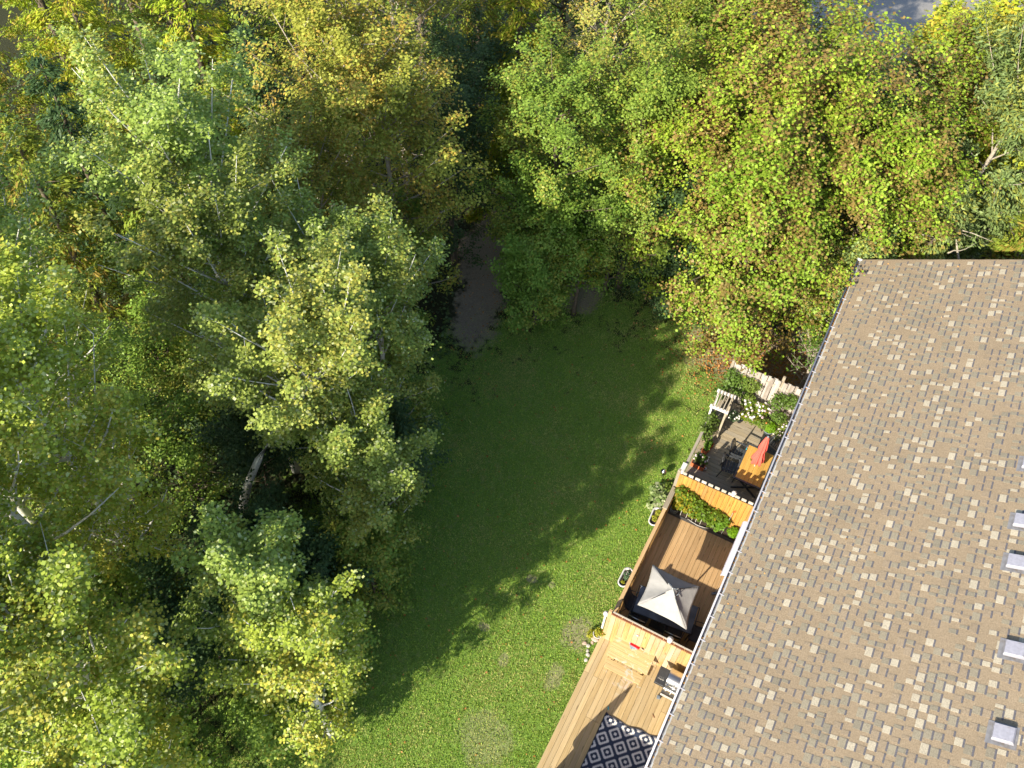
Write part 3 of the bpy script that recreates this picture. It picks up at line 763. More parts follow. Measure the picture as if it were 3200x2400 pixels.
# flowers and shrubs on the grey deck along the whitewashed fence
plant('shrub', 'bushy green vine over the lawn end of the whitewashed fence', 'shrub', -1.28, 18.86, 0, [(-.10, .05, 1.35, .30, .25, .45), (.2, .08, 1.15, .34, .22, .5), (-.25, -.05, .6, .25, .25, .35)], 'pl_bush', .075, 1700, stems=9, seed=41)
plant('shrub', 'light green shrub in front of the whitewashed fence, left of the white roses', 'shrub', -.72, 18.92, 0, [(0, .05, 1.35, .34, .2, .30), (.1, -.1, .75, .28, .22, .3)], 'pl_light', .07, 1100, stems=7, seed=42)
plant('rose_bush', 'rose bush full of white blooms before the whitewashed fence', 'shrub', -.30, 18.62, 0, [(-.15, .05, .72, .30, .22, .25), (.2, .1, .7, .26, .2, .25), (0, -.22, .5, .34, .22, .22)], 'pl_tomato', .06, 1500, fl=[('fl_white', 30, .085), ('fl_pink', 10, .08)], stems=9, seed=43)
plant('shrub', 'dense green shrub at the house end of the whitewashed fence', 'shrub', .42, 18.90, 0, [(-.15, .02, 1.15, .26, .20, .40), (.22, .05, 1.35, .25, .2, .35), (.1, -.15, .6, .3, .2, .25)], 'pl_bush', .065, 1600, stems=9, seed=44)
plant('flower_plant', 'yellow green plant with reddish stems right of the white roses', 'plant', .16, 18.42, 0, [(0, 0, .42, .26, .2, .2), (-.2, .05, .35, .18, .16, .18)], 'pl_light', .06, 700, fl=[('fl_orange', 5, .06)], stems=9, seed=45)
plant('flower_plant', 'leafy plant with white and lilac blooms beside the house corner', 'plant', .80, 18.45, 0, [(0, .05, .5, .18, .22, .25), (-.05, -.15, .38, .16, .14, .16)], 'pl_light', .06, 700, fl=[('fl_white', 14, .07), ('fl_pink', 6, .06)], stems=6, seed=46)
plant('flower_plant', 'small plant with white blooms beside the white arbor', 'plant', -.85, 18.3, 0, [(0, 0, .32, .22, .18, .18)], 'pl_blue', .05, 450, fl=[('fl_white', 9, .06)], stems=6, seed=47)
pot(.37, 18.40, 0, .16, .24, 'bluegrey', 'blue grey pot holding the round bright green plant')
plant('chrysanthemum', 'round bright green plant in the blue grey pot', 'plant', .37, 18.40, .2, [(0, 0, .20, .20, .20, .17)], 'pl_mum', .045, 1500, stems=4, seed=48)
pot(-.62, 18.42, 0, .10, .17, 'navy', 'small dark pot at the foot of the white roses')
plant('seedling', 'small leafy plant in the small dark pot', 'plant', -.62, 18.44, .14, [(0, 0, .16, .12, .12, .12)], 'pl_tomato', .05, 160, stems=4, seed=49)
pot(.70, 18.28, 0, .12, .12, 'black', 'low dark pot with white petunias near the house')
plant('petunia', 'mound of white petunias in the low dark pot', 'plant', .70, 18.28, .1, [(0, 0, .12, .15, .15, .1)], 'pl_light', .04, 250, fl=[('fl_white', 16, .06)], stems=3, seed=50)
plant('vine', 'yellow green vine spilling over the grey railing', 'vine', -1.42, 17.1, 0, [(-.08, .25, .95, .22, .3, .25), (.05, -.1, .7, .2, .28, .3), (.1, .35, .6, .2, .25, .3), (-.1, -.25, .95, .15, .2, .15)], 'pl_light', .075, 1400, stems=8, seed=51)
trough(-1.18, 16.85, 0, .46, .18, .18, 'terracotta', 'terracotta box below the yellow green vine', rz=1.35)
plant('herb', 'low green plants in the terracotta box below the vine', 'plant', -1.2, 16.85, .12, [(0, 0, .16, .12, .24, .14)], 'pl_tomato', .05, 420, stems=5, seed=52)
trough(-1.22, 16.08, 0, .44, .19, .18, 'terracotta', 'terracotta window box with white flowers near the railing', rz=-.05)
plant('petunia', 'dark green plant with white flowers in the terracotta window box', 'plant', -1.22, 16.16, .12, [(0, .04, .22, .26, .17, .18)], 'pl_bush', .055, 620, fl=[('fl_white', 6, .06), ('fl_pink', 5, .06)], stems=6, seed=53)
pot(-.98, 16.06, 0, .06, .11, 'resin', 'small white cup beside the terracotta window box')
pot(-1.26, 15.3, 0, .08, .11, 'black', 'small black pot with a spindly seedling beside the orange fence')
plant('seedling', 'spindly seedling in the small black pot', 'plant', -1.26, 15.3, .1, [(0, 0, .30, .12, .10, .10), (-.14, -.06, .2, .07, .07, .05)], 'pl_blue', .055, 70, stems=6, seed=54)
# white arbor
ab = thing('garden_arbor', 'white and brown slatted arbor at the step of the grey deck', 'arbor', (-1.30, 17.75, 0))
for (dx, dy) in ((-.24, -.34), (.24, -.34), (-.24, .34), (.24, .34)): boxo('leg', (dx, dy, .75), (.06, .06, 1.5), 'rail_grey' if dx > 0 else 'white_paint', ab)
for dy in (-.34, .34): boxo('cross_rail', (0, dy, 1.53), (.62, .09, .07), 'white_paint', ab)
for i in range(5): boxo('slat', (-.22 + i * .11, 0, 1.585), (.035, .72, .035), 'rail_grey', ab)
for i, z in enumerate((.35, .75)): boxo('side_rail', (.24, 0, z), (.04, .68, .05), 'rail_grey', ab)
# plants on the lawn side
plant('hosta', 'pale variegated hosta on the lawn beside the orange fence end', 'plant', -1.95, 14.55, -.4, [(-.05, .2, .16, .26, .34, .14), (0, -.25, .15, .24, .3, .12), (.12, .0, .2, .2, .3, .16)], 'pl_vari', .15, 520, stems=6, seed=60)
plant('hosta', 'darker leafy clump behind the variegated hosta', 'plant', -1.78, 15.0, -.4, [(0, 0, .16, .2, .24, .14)], 'pl_light', .12, 180, stems=5, seed=61)
# oval planters hanging on the railing
def oval(x, y, label, rz):
    t_ = thing('oval_planter', label, 'planter', (x, y, .66), rz)
    b_ = MB(); n_ = 28
    def ring(hx, r, z):
        out = []
        for j in range(n_):
            a = 2 * PI * j / n_; cy_ = hx if math.sin(a) > 0 else -hx
            out.append((r * math.cos(a), cy_ + r * math.sin(a), z))
        return out
    rings = [ring(.15, .085, 0), ring(.17, .125, .17), ring(.175, .155, .185), ring(.175, .155, .215), ring(.17, .115, .21), ring(.165, .105, .14)]
    vs = [v for r in rings for v in r]
    b_.add(vs, [(i * n_ + j, i * n_ + (j + 1) % n_, (i + 1) * n_ + (j + 1) % n_, (i + 1) * n_ + j) for i in range(5) for j in range(n_)] + [tuple(range(n_ - 1, -1, -1))], 0, True)
    obj('shell', b_, 'resin', t_)
    s_ = MB(); s_.add(ring(.165, .10, .15), [tuple(range(n_))]); obj('soil', s_, 'soil', t_)
    obj('hook', MB().beam((.10, .1, .2), (.20, .1, .36), .02, .01).beam((.10, -.1, .2), (.20, -.1, .36), .02, .01), 'black', t_)
oval(-1.66, 13.25, 'white oval planter on the railing below the hosta', .05)
plant('coleus', 'bright yellow green plant filling the upper oval planter', 'plant', -1.64, 13.27, .80, [(-.01, -.08, .08, .09, .12, .07), (.02, .12, .11, .10, .12, .08)], 'pl_yellow', .05, 420, stems=4, seed=62)
oval(-1.66, 11.02, 'white oval planter on the railing level with the umbrella', -.02)
plant('thyme', 'blue green herbs with lilac flowers in the oval planter by the umbrella', 'plant', -1.65, 11.05, .80, [(0, .05, .08, .085, .17, .06)], 'pl_blue', .03, 700, fl=[('fl_pink', 4, .03)], stems=4, seed=63)
plant('coleus', 'small yellow clump at the near end of the lower oval planter', 'plant', -1.67, 10.85, .80, [(0, 0, .05, .06, .05, .05)], 'pl_yellow', .035, 110, stems=3, seed=64)
pot(-1.70, 9.33, .12, .13, .18, 'resin', 'white round hanging pot at the end of the honey fence')
plant('coleus', 'yellow and red foliage in the white hanging pot', 'plant', -1.70, 9.36, .26, [(0, 0, .09, .13, .13, .08), (.12, .06, .08, .09, .08, .06)], 'pl_yellow', .05, 330, fl=[('fl_orange', 4, .04)], stems=4, seed=65)
plant('coleus', 'yellow green clump growing on the lawn beside the hanging pot', 'plant', -1.93, 9.45, -.4, [(0, 0, .15, .11, .14, .14)], 'pl_yellow', .05, 200, stems=4, seed=66)

# ------------------------------------------------------------------ stones, lawn bits
def rock(x, y, r, mat, label, seed):
    rr = random.Random(seed); b_ = MB(); bm = [(0, 0)]
    n_, vs = 9, []
    for i, (zz, k_) in enumerate([(0, .8), (.35, 1.0), (.75, .75), (.95, .35)]):
        for j in range(n_):
            a = 2 * PI * j / n_; q = r * k_ * rr.uniform(.82, 1.15)
            vs.append((q * math.cos(a), q * math.sin(a) * .8, r * zz * rr.uniform(.9, 1.1) * .8))
    fs = [(i * n_ + j, i * n_ + (j + 1) % n_, (i + 1) * n_ + (j + 1) % n_, (i + 1) * n_ + j) for i in range(3) for j in range(n_)] + [tuple(range(3 * n_, 4 * n_)), tuple(range(n_ - 1, -1, -1))]
    b_.add(vs, fs)
    obj('rock', b_, mat, None, (x, y, -.405), rr.uniform(0, 3), label=label, cat='rock', group='rocks along the edge of the pale deck')
for i, (x, y, r, mt, lb) in enumerate([(-1.76, 9.42, .13, 'stone2', 'largest pinkish rock in the row, under the white hanging pot'), (-1.84, 9.14, .075, 'stone', 'grey rock next below the pinkish rock'),
        (-1.97, 9.16, .075, 'stone2', 'brownish rock set out towards the lawn'), (-1.80, 9.00, .06, 'stone', 'small grey rock in the middle of the row'), (-1.74, 8.90, .075, 'stone', 'pale rock touching the deck, second from the near end'),
        (-1.72, 8.74, .07, 'stone', 'whitish rock at the near end of the row'), (-1.78, 9.28, .06, 'stone2', 'small brownish rock between the two big ones')]):
    rock(x, y, r, mt, lb, 70 + i)
gz = thing('gazing_ball', 'shiny silver garden ball on a stem in the lawn', 'garden ornament', (-2.12, 15.42, -.4))
obj('stem', MB().tube([(0, 0, 0), (0, 0, .22)], .012, 8), 'black', gz)
obj('ball', MB().lathe((0, 0, .30), [(.0, -.11), (.05, -.098), (.085, -.07), (.108, -.02), (.108, .02), (.085, .07), (.05, .098), (.012, .11), (0, .112)], 20), 'chrome', gz)
obj('collar', MB().lathe((0, 0, .395), [(.03, 0), (.03, .02), (.012, .03), (0, .032)], 12), 'steel', gz)

# ------------------------------------------------------------------ grey deck: table, chairs, coral umbrella
tb = thing('dining_table', 'wooden topped dining table with black frame on the grey deck', 'table', (.40, 16.48, 0))
for i in range(6): boxo('plank', (-.34 + i * .137, 0, .735), (.132, 1.34, .025), 'table_wood', tb)
boxo('frame_rail', (-.44, 0, .727), (.06, 1.46, .045), 'black_slat', tb); boxo('frame_rail', (.44, 0, .727), (.06, 1.46, .045), 'black_slat', tb)
boxo('frame_rail', (0, -.70, .727), (.82, .06, .045), 'black_slat', tb); boxo('frame_rail', (0, .70, .727), (.82, .06, .045), 'black_slat', tb)
for sy in (-1, 1):
    for sx in (-1, 1):
        obj('leg', MB().beam((sx * .40, sy * .62, .02), (-sx * .40, sy * .60, .70) if sx > 0 else (-sx * .40, sy * .64, .70), .04, .05), 'black', tb)
obj('stretcher', MB().beam((0, -.62, .36), (0, .62, .36), .04, .04), 'black', tb)
t_ = thing('bottle', 'small blue tube lying on the table frame', 'tube', (-.035, 16.97, .752))
obj('tube_body', MB().tube([(0, -.05, .01), (0, .04, .01)], .012, 8), 'cyan', t_)
obj('tube_cap', MB().tube([(0, .04, .01), (0, .07, .01)], .012, 8), 'white_paint', t_)
plant('centrepiece', 'small green plant on the wooden table beside the coral umbrella', 'plant', .27, 16.62, .748, [(0, 0, .06, .07, .09, .05)], 'pl_bush', .03, 130, stems=3, seed=80)
um = thing('closed_umbrella', 'closed coral red umbrella standing through the wooden table', 'umbrella', (.40, 16.48, 0))
obj('pole', MB().tube([(0, 0, 0), (0, 0, 2.42)], .022, 10), 'white_paint', um)
obj('base', MB().lathe((0, 0, 0), [(.24, 0), (.24, .04), (.06, .08), (.04, .16)], 20), 'black', um)
cl = MB(); prof_ = [(1.02, .150), (1.10, .175), (1.3, .155), (1.5, .115), (1.62, .095), (1.8, .115), (2.0, .095), (2.2, .07), (2.36, .045), (2.42, .02)]
n_ = 40; vs = []
for (z, r) in prof_:
    for j in range(n_):
        a = 2 * PI * j / n_; q = r * (1 + .26 * math.sin(a * 8 + z * 1.3)) ; dz = .05 * math.sin(a * 4 + 1) if z < 1.15 else 0
        vs.append((q * math.cos(a), q * math.sin(a), z + dz))
cl.add(vs, [(i * n_ + j, i * n_ + (j + 1) % n_, (i + 1) * n_ + (j + 1) % n_, (i + 1) * n_ + j) for i in range(len(prof_) - 1) for j in range(n_)] + [tuple(range((len(prof_) - 1) * n_, len(prof_) * n_))], 0, True)
obj('canopy', cl, 'red', um)
obj('finial', MB().lathe((0, 0, 2.42), [(.035, 0), (.04, .02), (.02, .05), (0, .06)], 10), 'bluegrey', um)

def slat_chair(x, y, rz, label, group=None):
    t_ = thing('patio_chair', label, 'chair', (x, y, 0), rz, group)      # faces local +X
    for i in range(5): boxo('seat_slat', (-.18 + i * .092, 0, .43), (.078, .46, .018), 'black_slat', t_)
    for s_ in (-1, 1):
        obj('leg', MB().tube([(.22, s_ * .24, 0), (.24, s_ * .24, .42), (.20, s_ * .26, .62)], .014, 6), 'black', t_)
        obj('leg', MB().tube([(-.30, s_ * .24, 0), (-.22, s_ * .24, .42), (-.27, s_ * .22, .70), (-.31, s_ * .14, .92)], .014, 6), 'black', t_)
        obj('armrest', MB().beam((-.25, s_ * .26, .64), (.24, s_ * .27, .64), .055, .02), 'black_slat', t_)
    obj('back_frame', MB().tube([(-.31, -.14, .92), (-.325, -.07, .96), (-.33, 0, .975), (-.325, .07, .96), (-.31, .14, .92)], .016, 6).tube([(-.235, -.23, .50), (-.235, .23, .50)], .014, 6), 'black', t_)
    for i in range(5):
        yy = -.15 + i * .075
        obj('back_slat', MB().beam((-.235, yy, .50), (-.318, yy * .8, .94), .026, .012), 'black_slat', t_)
    return t_
slat_chair(-.27, 16.28, .10, 'black slatted chair at the lawn side of the table, nearer the orange fence')
slat_chair(-.20, 16.88, -.10, 'black slatted chair at the lawn side of the table, farther from the orange fence')
slat_chair(.62, 17.42, -PI / 2 - .35, 'black slatted chair at the far head of the table')
slat_chair(1.10, 16.35, PI, 'black slatted chair between the table and the house wall')

# ------------------------------------------------------------------ tan deck: umbrella, glass table, chairs
ub = thing('patio_umbrella', 'open square pale grey umbrella over the tan deck', 'umbrella', (-.31, 10.57, 0))
cor = [(-1.08, 11.23, 1.95), (-.98, 9.93, 1.95), (.44, 9.92, 1.95), (.33, 11.25, 1.95)]
cor = [(a - (-.31), b_ - 10.57, c_) for a, b_, c_ in cor]; hub = (0, 0, 2.36)
cp = MB(); N1, N2 = 12, 12
for q in range(4):
    A, B_ = cor[q], cor[(q + 1) % 4]; vs = []
    for i in range(N1 + 1):
        t0 = i / N1
        for j in range(N2 + 1):
            s_ = j / N2; e = 4 * s_ * (1 - s_)
            px_ = A[0] * (1 - s_) + B_[0] * s_; py_ = A[1] * (1 - s_) + B_[1] * s_
            k_ = t0 * (1 - .085 * e * t0)
            z_ = hub[2] + (1.95 - hub[2]) * (t0 ** 1.12) - .075 * e * t0 * (1.15 - t0) * 1.6 + .012 * math.sin(9 * s_ + q) * t0
            vs.append((px_ * k_, py_ * k_, z_))
    W_ = N2 + 1
    cp.add(vs, [(i * W_ + j, i * W_ + j + 1, (i + 1) * W_ + j + 1, (i + 1) * W_ + j) for i in range(N1) for j in range(N2)], 0, True)
co_ = obj('canopy', cp, 'fabric', ub)
md = co_.modifiers.new('s', 'SOLIDIFY'); md.thickness = .004
vc = MB()
for q in range(4):
    A, B_ = cor[q], cor[(q + 1) % 4]; vs = []
    for i in range(5):
        t0 = i / 4
        for j in range(7):
            s_ = j / 6; e = 4 * s_ * (1 - s_); k_ = .22 * t0 * (1 - .12 * e)
            vs.append(((A[0] * (1 - s_) + B_[0] * s_) * k_, (A[1] * (1 - s_) + B_[1] * s_) * k_, 2.46 - .10 * t0 - .02 * e * t0))
    vc.add(vs, [(i * 7 + j, i * 7 + j + 1, (i + 1) * 7 + j + 1, (i + 1) * 7 + j) for i in range(4) for j in range(6)], 0, True)
obj('vent', vc, 'fabric', ub)
obj('finial', MB().lathe((0, 0, 2.45), [(.03, 0), (.035, .02), (.015, .05), (0, .06)], 10), 'bluegrey', ub)
obj('pole', MB().tube([(0, 0, 0), (0, 0, 2.5)], .024, 10), 'resin', ub)
obj('base', MB().box((0, 0, .04), (.45, .45, .08), 0, 0, .02), 'black', ub)
for q in range(4): obj('rib', MB().beam((0, 0, 2.41), (cor[q][0] * .99, cor[q][1] * .99, 1.935), .018, .022), 'black', ub)
for pts in ([(-.02, .02, 2.48), (-.10, .10, 2.43), (-.17, .13, 2.41)], [(.02, .0, 2.48), (.09, -.10, 2.45), (.16, -.18, 2.38), (.22, -.22, 2.34)], [(.02, .02, 2.48), (.12, .06, 2.44), (.20, .09, 2.38)], [(.20, .09, 2.38), (.19, -.02, 2.38), (.16, -.08, 2.37)]):
    obj('tie_cord', MB().tube(pts, .010, 6), 'bluegrey', ub)
gt_ = thing('glass_table', 'long dusty dark glass table under the pale umbrella', 'table', (-.28, 10.74, 0), .10)
b_ = MB(); b_.box((0, 0, .715), (1.70, .84, .012), 0, 0, .004); obj('tabletop', b_, 'glass_top', gt_)
for s_ in (-1, 1):
    obj('frame_rail', MB().tube([(-.88, s_ * .42, .70), (.88, s_ * .42, .70)], .016, 8), 'black', gt_)
    obj('frame_rail', MB().tube([(s_ * .89, -.42, .70), (s_ * .89, .42, .70)], .016, 8), 'black', gt_)
    for s2 in (-1, 1): obj('leg', MB().tube([(s_ * .80, s2 * .36, .0), (s_ * .84, s2 * .38, .70)], .018, 8), 'black', gt_)
def sling_chair(x, y, rz, label, group):
    t_ = thing('sling_chair', label, 'chair', (x, y, 0), rz, group)      # faces +X
    pr = [(.24, .43), (.05, .40), (-.14, .42), (-.20, .52), (-.26, .75), (-.32, .98)]
    b_ = MB(); vs = []
    for (px_, pz) in pr:
        for j in range(5): vs.append((px_ + .02 * abs(j - 2) / 2, -.23 + j * .115, pz - .012 * (2 - abs(j - 2))))
    b_.add(vs, [(i * 5 + j, i * 5 + j + 1, (i + 1) * 5 + j + 1, (i + 1) * 5 + j) for i in range(5) for j in range(4)], 0, True)
    so = obj('sling', b_, 'mesh', t_); so.modifiers.new('s', 'SOLIDIFY').thickness = .004
    for s_ in (-1, 1):
        obj('side_frame', MB().tube([(q[0], s_ * .24, q[1]) for q in pr], .013, 6), 'black', t_)
        obj('leg', MB().tube([(.24, s_ * .25, 0), (.24, s_ * .26, .40), (.22, s_ * .28, .60), (.0, s_ * .28, .64), (-.22, s_ * .25, .63)], .013, 6), 'black', t_)
        obj('leg', MB().tube([(-.28, s_ * .25, 0), (-.14, s_ * .25, .42)], .013, 6), 'black', t_)
    obj('top_rail', MB().tube([(-.32, -.24, .98), (-.34, 0, 1.0), (-.32, .24, .98)], .014, 6), 'steel', t_)
    return t_
gsc = 'black sling chairs around the glass table'
sling_chair(-1.15, 10.58, -.02, 'black sling chair at the lawn end of the glass table', gsc)
sling_chair(.82, 10.62, PI + .15, 'black sling chair at the house end of the glass table', gsc)
sling_chair(-.88, 10.30, PI / 2 + .02, 'black sling chair on the fence side of the glass table, nearer the lawn', gsc)
sling_chair(.16, 10.36, PI / 2 + .05, 'black sling chair on the fence side of the glass table, nearer the house', gsc)
t_ = thing('storage_box', 'low dark navy lidded box on the tan deck by the honey fence', 'box', (.80, 9.95, 0), -.05)
boxo('body', (0, 0, .16), (.44, .33, .32), 'black', t_); boxo('lid', (0, 0, .335), (.47, .36, .03), 'navy', t_, .01)
t_ = thing('broom', 'thin dark broom with pale grey head lying near the house wall', 'broom', (.80, 12.2, 0), 0)
obj('broom_head', MB().box((0.04, 0.02, .035), (.26, .06, .05), .55), 'bluegrey', t_)
obj('broom_pole', MB().tube([(-.03, .0, .05), (.30, .50, .50)], .012, 6), 'black', t_)
t_ = thing('door_awning', 'narrow pale lavender awning over the patio door, under the gutter', 'awning', (1.10, 12.55, 2.4))
b_ = MB()
pf = [(-.42, -.10), (-.40, -.03), (-.30, .02), (-.10, .08), (.30, .18), (.30, .16), (-.10, .05), (-.30, -.01), (-.385, -.05), (-.40, -.10)]
vs = [(x, yy, z) for yy in (-.92, .92) for x, z in pf]; n_ = len(pf)
b_.add(vs, [(i, (i + 1) % n_, (i + 1) % n_ + n_, i + n_) for i in range(n_)] + [tuple(range(n_ - 1, -1, -1)), tuple(range(n_, 2 * n_))], 0, False)
obj('awning_shell', b_, 'lavender', t_)
for yy in (-.8, .8): obj('bracket', MB().beam((.35, yy, -.25), (-.2, yy, 0), .02, .03), 'black', t_)

# ------------------------------------------------------------------ pale deck: picnic table, grill, rug
pt = thing('picnic_table', 'small wooden picnic table with chalk smudges on the pale deck', 'picnic table', (-.62, 9.14, 0))
for i in range(5): boxo('plank', (0, -.27 + i * .139, .585), (1.20, .134, .03), 'picnic', pt)
for i in range(2): boxo('bench_plank', (-.02, -.55 + i * .137 + .03, .325), (1.06 + .02 * i, .132, .03), 'picnic', pt)
for sx in (-1, 1):
    for s_ in (-1, 1): obj('leg', MB().beam((sx * .44, s_ * .38, .0), (sx * .44, s_ * .10, .57), .035, .08), 'picnic', pt)
    boxo('cross_brace', (sx * .40, -.12, .295), (.035, .80, .07), 'picnic', pt)
    boxo('top_brace', (sx * .40, 0, .555), (.035, .60, .03), 'picnic', pt)
t_ = thing('seedling_tray', 'red plastic seed tray on the far edge of the picnic table', 'tray', (-.63, 9.40, .602), -.05)
b_ = MB(); b_.box((0, 0, .008), (.27, .10, .016))
for i in range(8):
    b_.box((-.135 + i * .0385, 0, .032), (.006, .10, .032))
for i in range(3): b_.box((0, -.048 + i * .048, .032), (.27, .006, .032))
obj('cell_grid', b_, 'redplastic', t_)
b_ = MB(); b_.add([(-.17, .05, .0), (-.04, -.13, .0), (.12, -.06, .0), (.12, .03, .0), (-.17, .05, .012), (-.04, -.13, .01), (.12, -.06, .014), (.12, .03, .01)], [(4, 5, 6, 7), (0, 1, 5, 4), (1, 2, 6, 5), (2, 3, 7, 6), (3, 0, 4, 7)])
obj('folded_cloth', b_, 'bluecloth', None, (-.66, 9.385, .6005), label='faded blue cloth lying under the red seed tray', cat='cloth')
t_ = thing('cactus_pot', 'small blush pot with a dark succulent on the picnic table', 'plant pot', (-.40, 9.42, .601))
obj('shell', MB().lathe((0, 0, 0), [(.05, 0), (.066, .09), (.072, .10), (.060, .10), (.055, .08), (0, .08)], 18), 'pinkpot', t_)
rng = np.random.default_rng(9); P, q = plant_leaves(rng, (0, 0, .09), (.035, .035, .02), 60, .03); obj('succulent', quads_mesh('succulent', q, 'leaf_dark'), None, t_)
t_ = thing('wall_knob', 'small grey round disc mounted on the honey fence', 'disc', (-.66, 9.405, 1.35))
obj('disc_face', MB().lathe((0, 0, 0), [(.05, -.0), (.05, .02), (.03, .028), (0, .03)], 14), 'stone', t_)
t_.rotation_euler = (PI / 2, 0, 0)
gr = thing('gas_grill', 'gas barbecue with steel lid and black side shelf beside the gutter', 'grill', (.78, 8.9, 0))
gx = -.78
boxo('cabinet', (.02, .02, .42), (.60, .44, .70), 'black', gr, .01)
b_ = MB(); b_.box((-.42, -.02, .86), (.28, .50, .035), 0, 0, .01); b_.box((-.42, -.255, .83), (.28, .03, .07)); sf = obj('side_shelf', b_, 'black', gr)
b2 = MB()
for i in range(5): b2.box((-.50 + i * .035, -.12 + (i % 2) * .006, .879), (.018, .026 + .008 * (i % 3), .002))
for i in range(3): b2.box((-.48 + i * .05, -.06, .879), (.03, .005, .002))
obj('printed_mark', b2, 'stone', sf)
boxo('side_shelf', (.46, -.02, .86), (.26, .50, .035), 'black', gr, .01)
b_ = MB(); n_ = 12; vs = []
for xx in (-.28, .32):
    for j in range(n_ + 1):
        a = PI * j / n_; vs.append((xx, .04 - .25 * math.cos(a), .88 + .24 * math.sin(a) ** .8))
b_.add(vs, [(j, j + 1, j + 2 + n_, j + 1 + n_) for j in range(n_)], 0, True)
b_.add(vs, [tuple(range(n_, -1, -1)), tuple(range(n_ + 1, 2 * n_ + 2))])
ld = obj('lid', b_, 'steel', gr)
obj('handle', MB().tube([(-.22, -.24, .98), (.26, -.24, .98)], .014, 8), 'chrome', ld)
obj('handle_mount', MB().box((-.22, -.215, .98), (.03, .06, .03)).box((.26, -.215, .98), (.03, .06, .03)), 'chrome', ld)
obj('badge', MB().lathe((.1, -.16, 1.045), [(.04, 0), (.04, .008), (0, .01)], 14), 'chrome', ld)
obj('thermometer', MB().box((-.05, -.16, 1.04), (.025, .10, .012)), 'chrome', ld)
obj('control_panel', MB().box((.02, -.25, .80), (.60, .10, .12), 0, 0, .02), 'steel', gr)
for i in range(4): obj('knob', MB().tube([(-.2 + i * .15, -.30, .80), (-.2 + i * .15, -.335, .80)], .026, 12), 'chrome', gr)
boxo('shelf_lip', (.02, -.26, .25), (.60, .04, .03), 'resin', gr)
t_ = thing('grill_wheel_chock', 'small grey block on the pale deck before the barbecue', 'block', (.50, 8.60, 0), .3)
boxo('block_body', (0, 0, .05), (.09, .08, .10), 'bluegrey', t_, .008)
# rug with a slightly wavy far edge
rg = MB(); nx, ny = 30, 36; W_, L_ = 2.0, 2.9; vs = []
for i in range(nx + 1):
    for j in range(ny + 1):
        x = i / nx * W_; y = j / ny * L_; e = (y / L_) ** 12
        z = .008 + e * (.012 + .012 * math.sin(x * 9)) ; y2 = y - e * (.05 * math.sin(x * 3.1) + .02 * math.sin(x * 11))
        vs.append((x, y2, z))
rg.add(vs, [(i * (ny + 1) + j, (i + 1) * (ny + 1) + j, (i + 1) * (ny + 1) + j + 1, i * (ny + 1) + j + 1) for i in range(nx) for j in range(ny)], 0, True)
rug = thing('outdoor_rug', 'navy and white diamond patterned rug on the pale deck', 'rug', (-.60, 4.66, 0))
o = obj('rug_weave', rg, 'rug', rug); o.modifiers.new('s', 'SOLIDIFY').thickness = .006
bd = MB().tube([(0, 0, .010), (0, L_, .012 + .012)], .010, 5)
bd.tube([(vs[i * (ny + 1) + ny][0], vs[i * (ny + 1) + ny][1], vs[i * (ny + 1) + ny][2] + .002) for i in range(nx + 1)], .010, 5)
obj('binding', bd, 'navy', rug)
t_ = thing('toy', 'small turquoise toy on the pale deck beside the rug corner', 'toy', (-.59, 7.68, 0), .6)
obj('toy_body', MB().box((0, 0, .012), (.025, .08, .022), 0, 0, .006).box((.01, .03, .028), (.02, .03, .012)), 'cyan', t_)
t_ = thing('stick', 'short brown stick on the pale deck near the gutter', 'stick', (.57, 8.08, 0), .9)
obj('stick_body', MB().tube([(0, -.05, .01), (.01, .06, .01)], [.010, .006], 6), 'fence_red', t_)
# closed umbrella on the next deck, just below the frame; its shadow falls on the pale deck
u2 = thing('closed_umbrella', 'closed dark green umbrella on the deck below the picture edge', 'umbrella', (-1.40, 4.74, 0))
obj('pole', MB().tube([(0, 0, 0), (0, 0, 2.42)], .024, 8), 'resin', u2)
obj('base', MB().lathe((0, 0, 0), [(.25, 0), (.25, .05), (.05, .1)], 18), 'black', u2)
obj('canopy', MB().lathe((0, 0, 0), [(.17, 1.1), (.20, 1.3), (.16, 1.7), (.09, 2.15), (.02, 2.45)], 14), 'leaf_dark', u2)

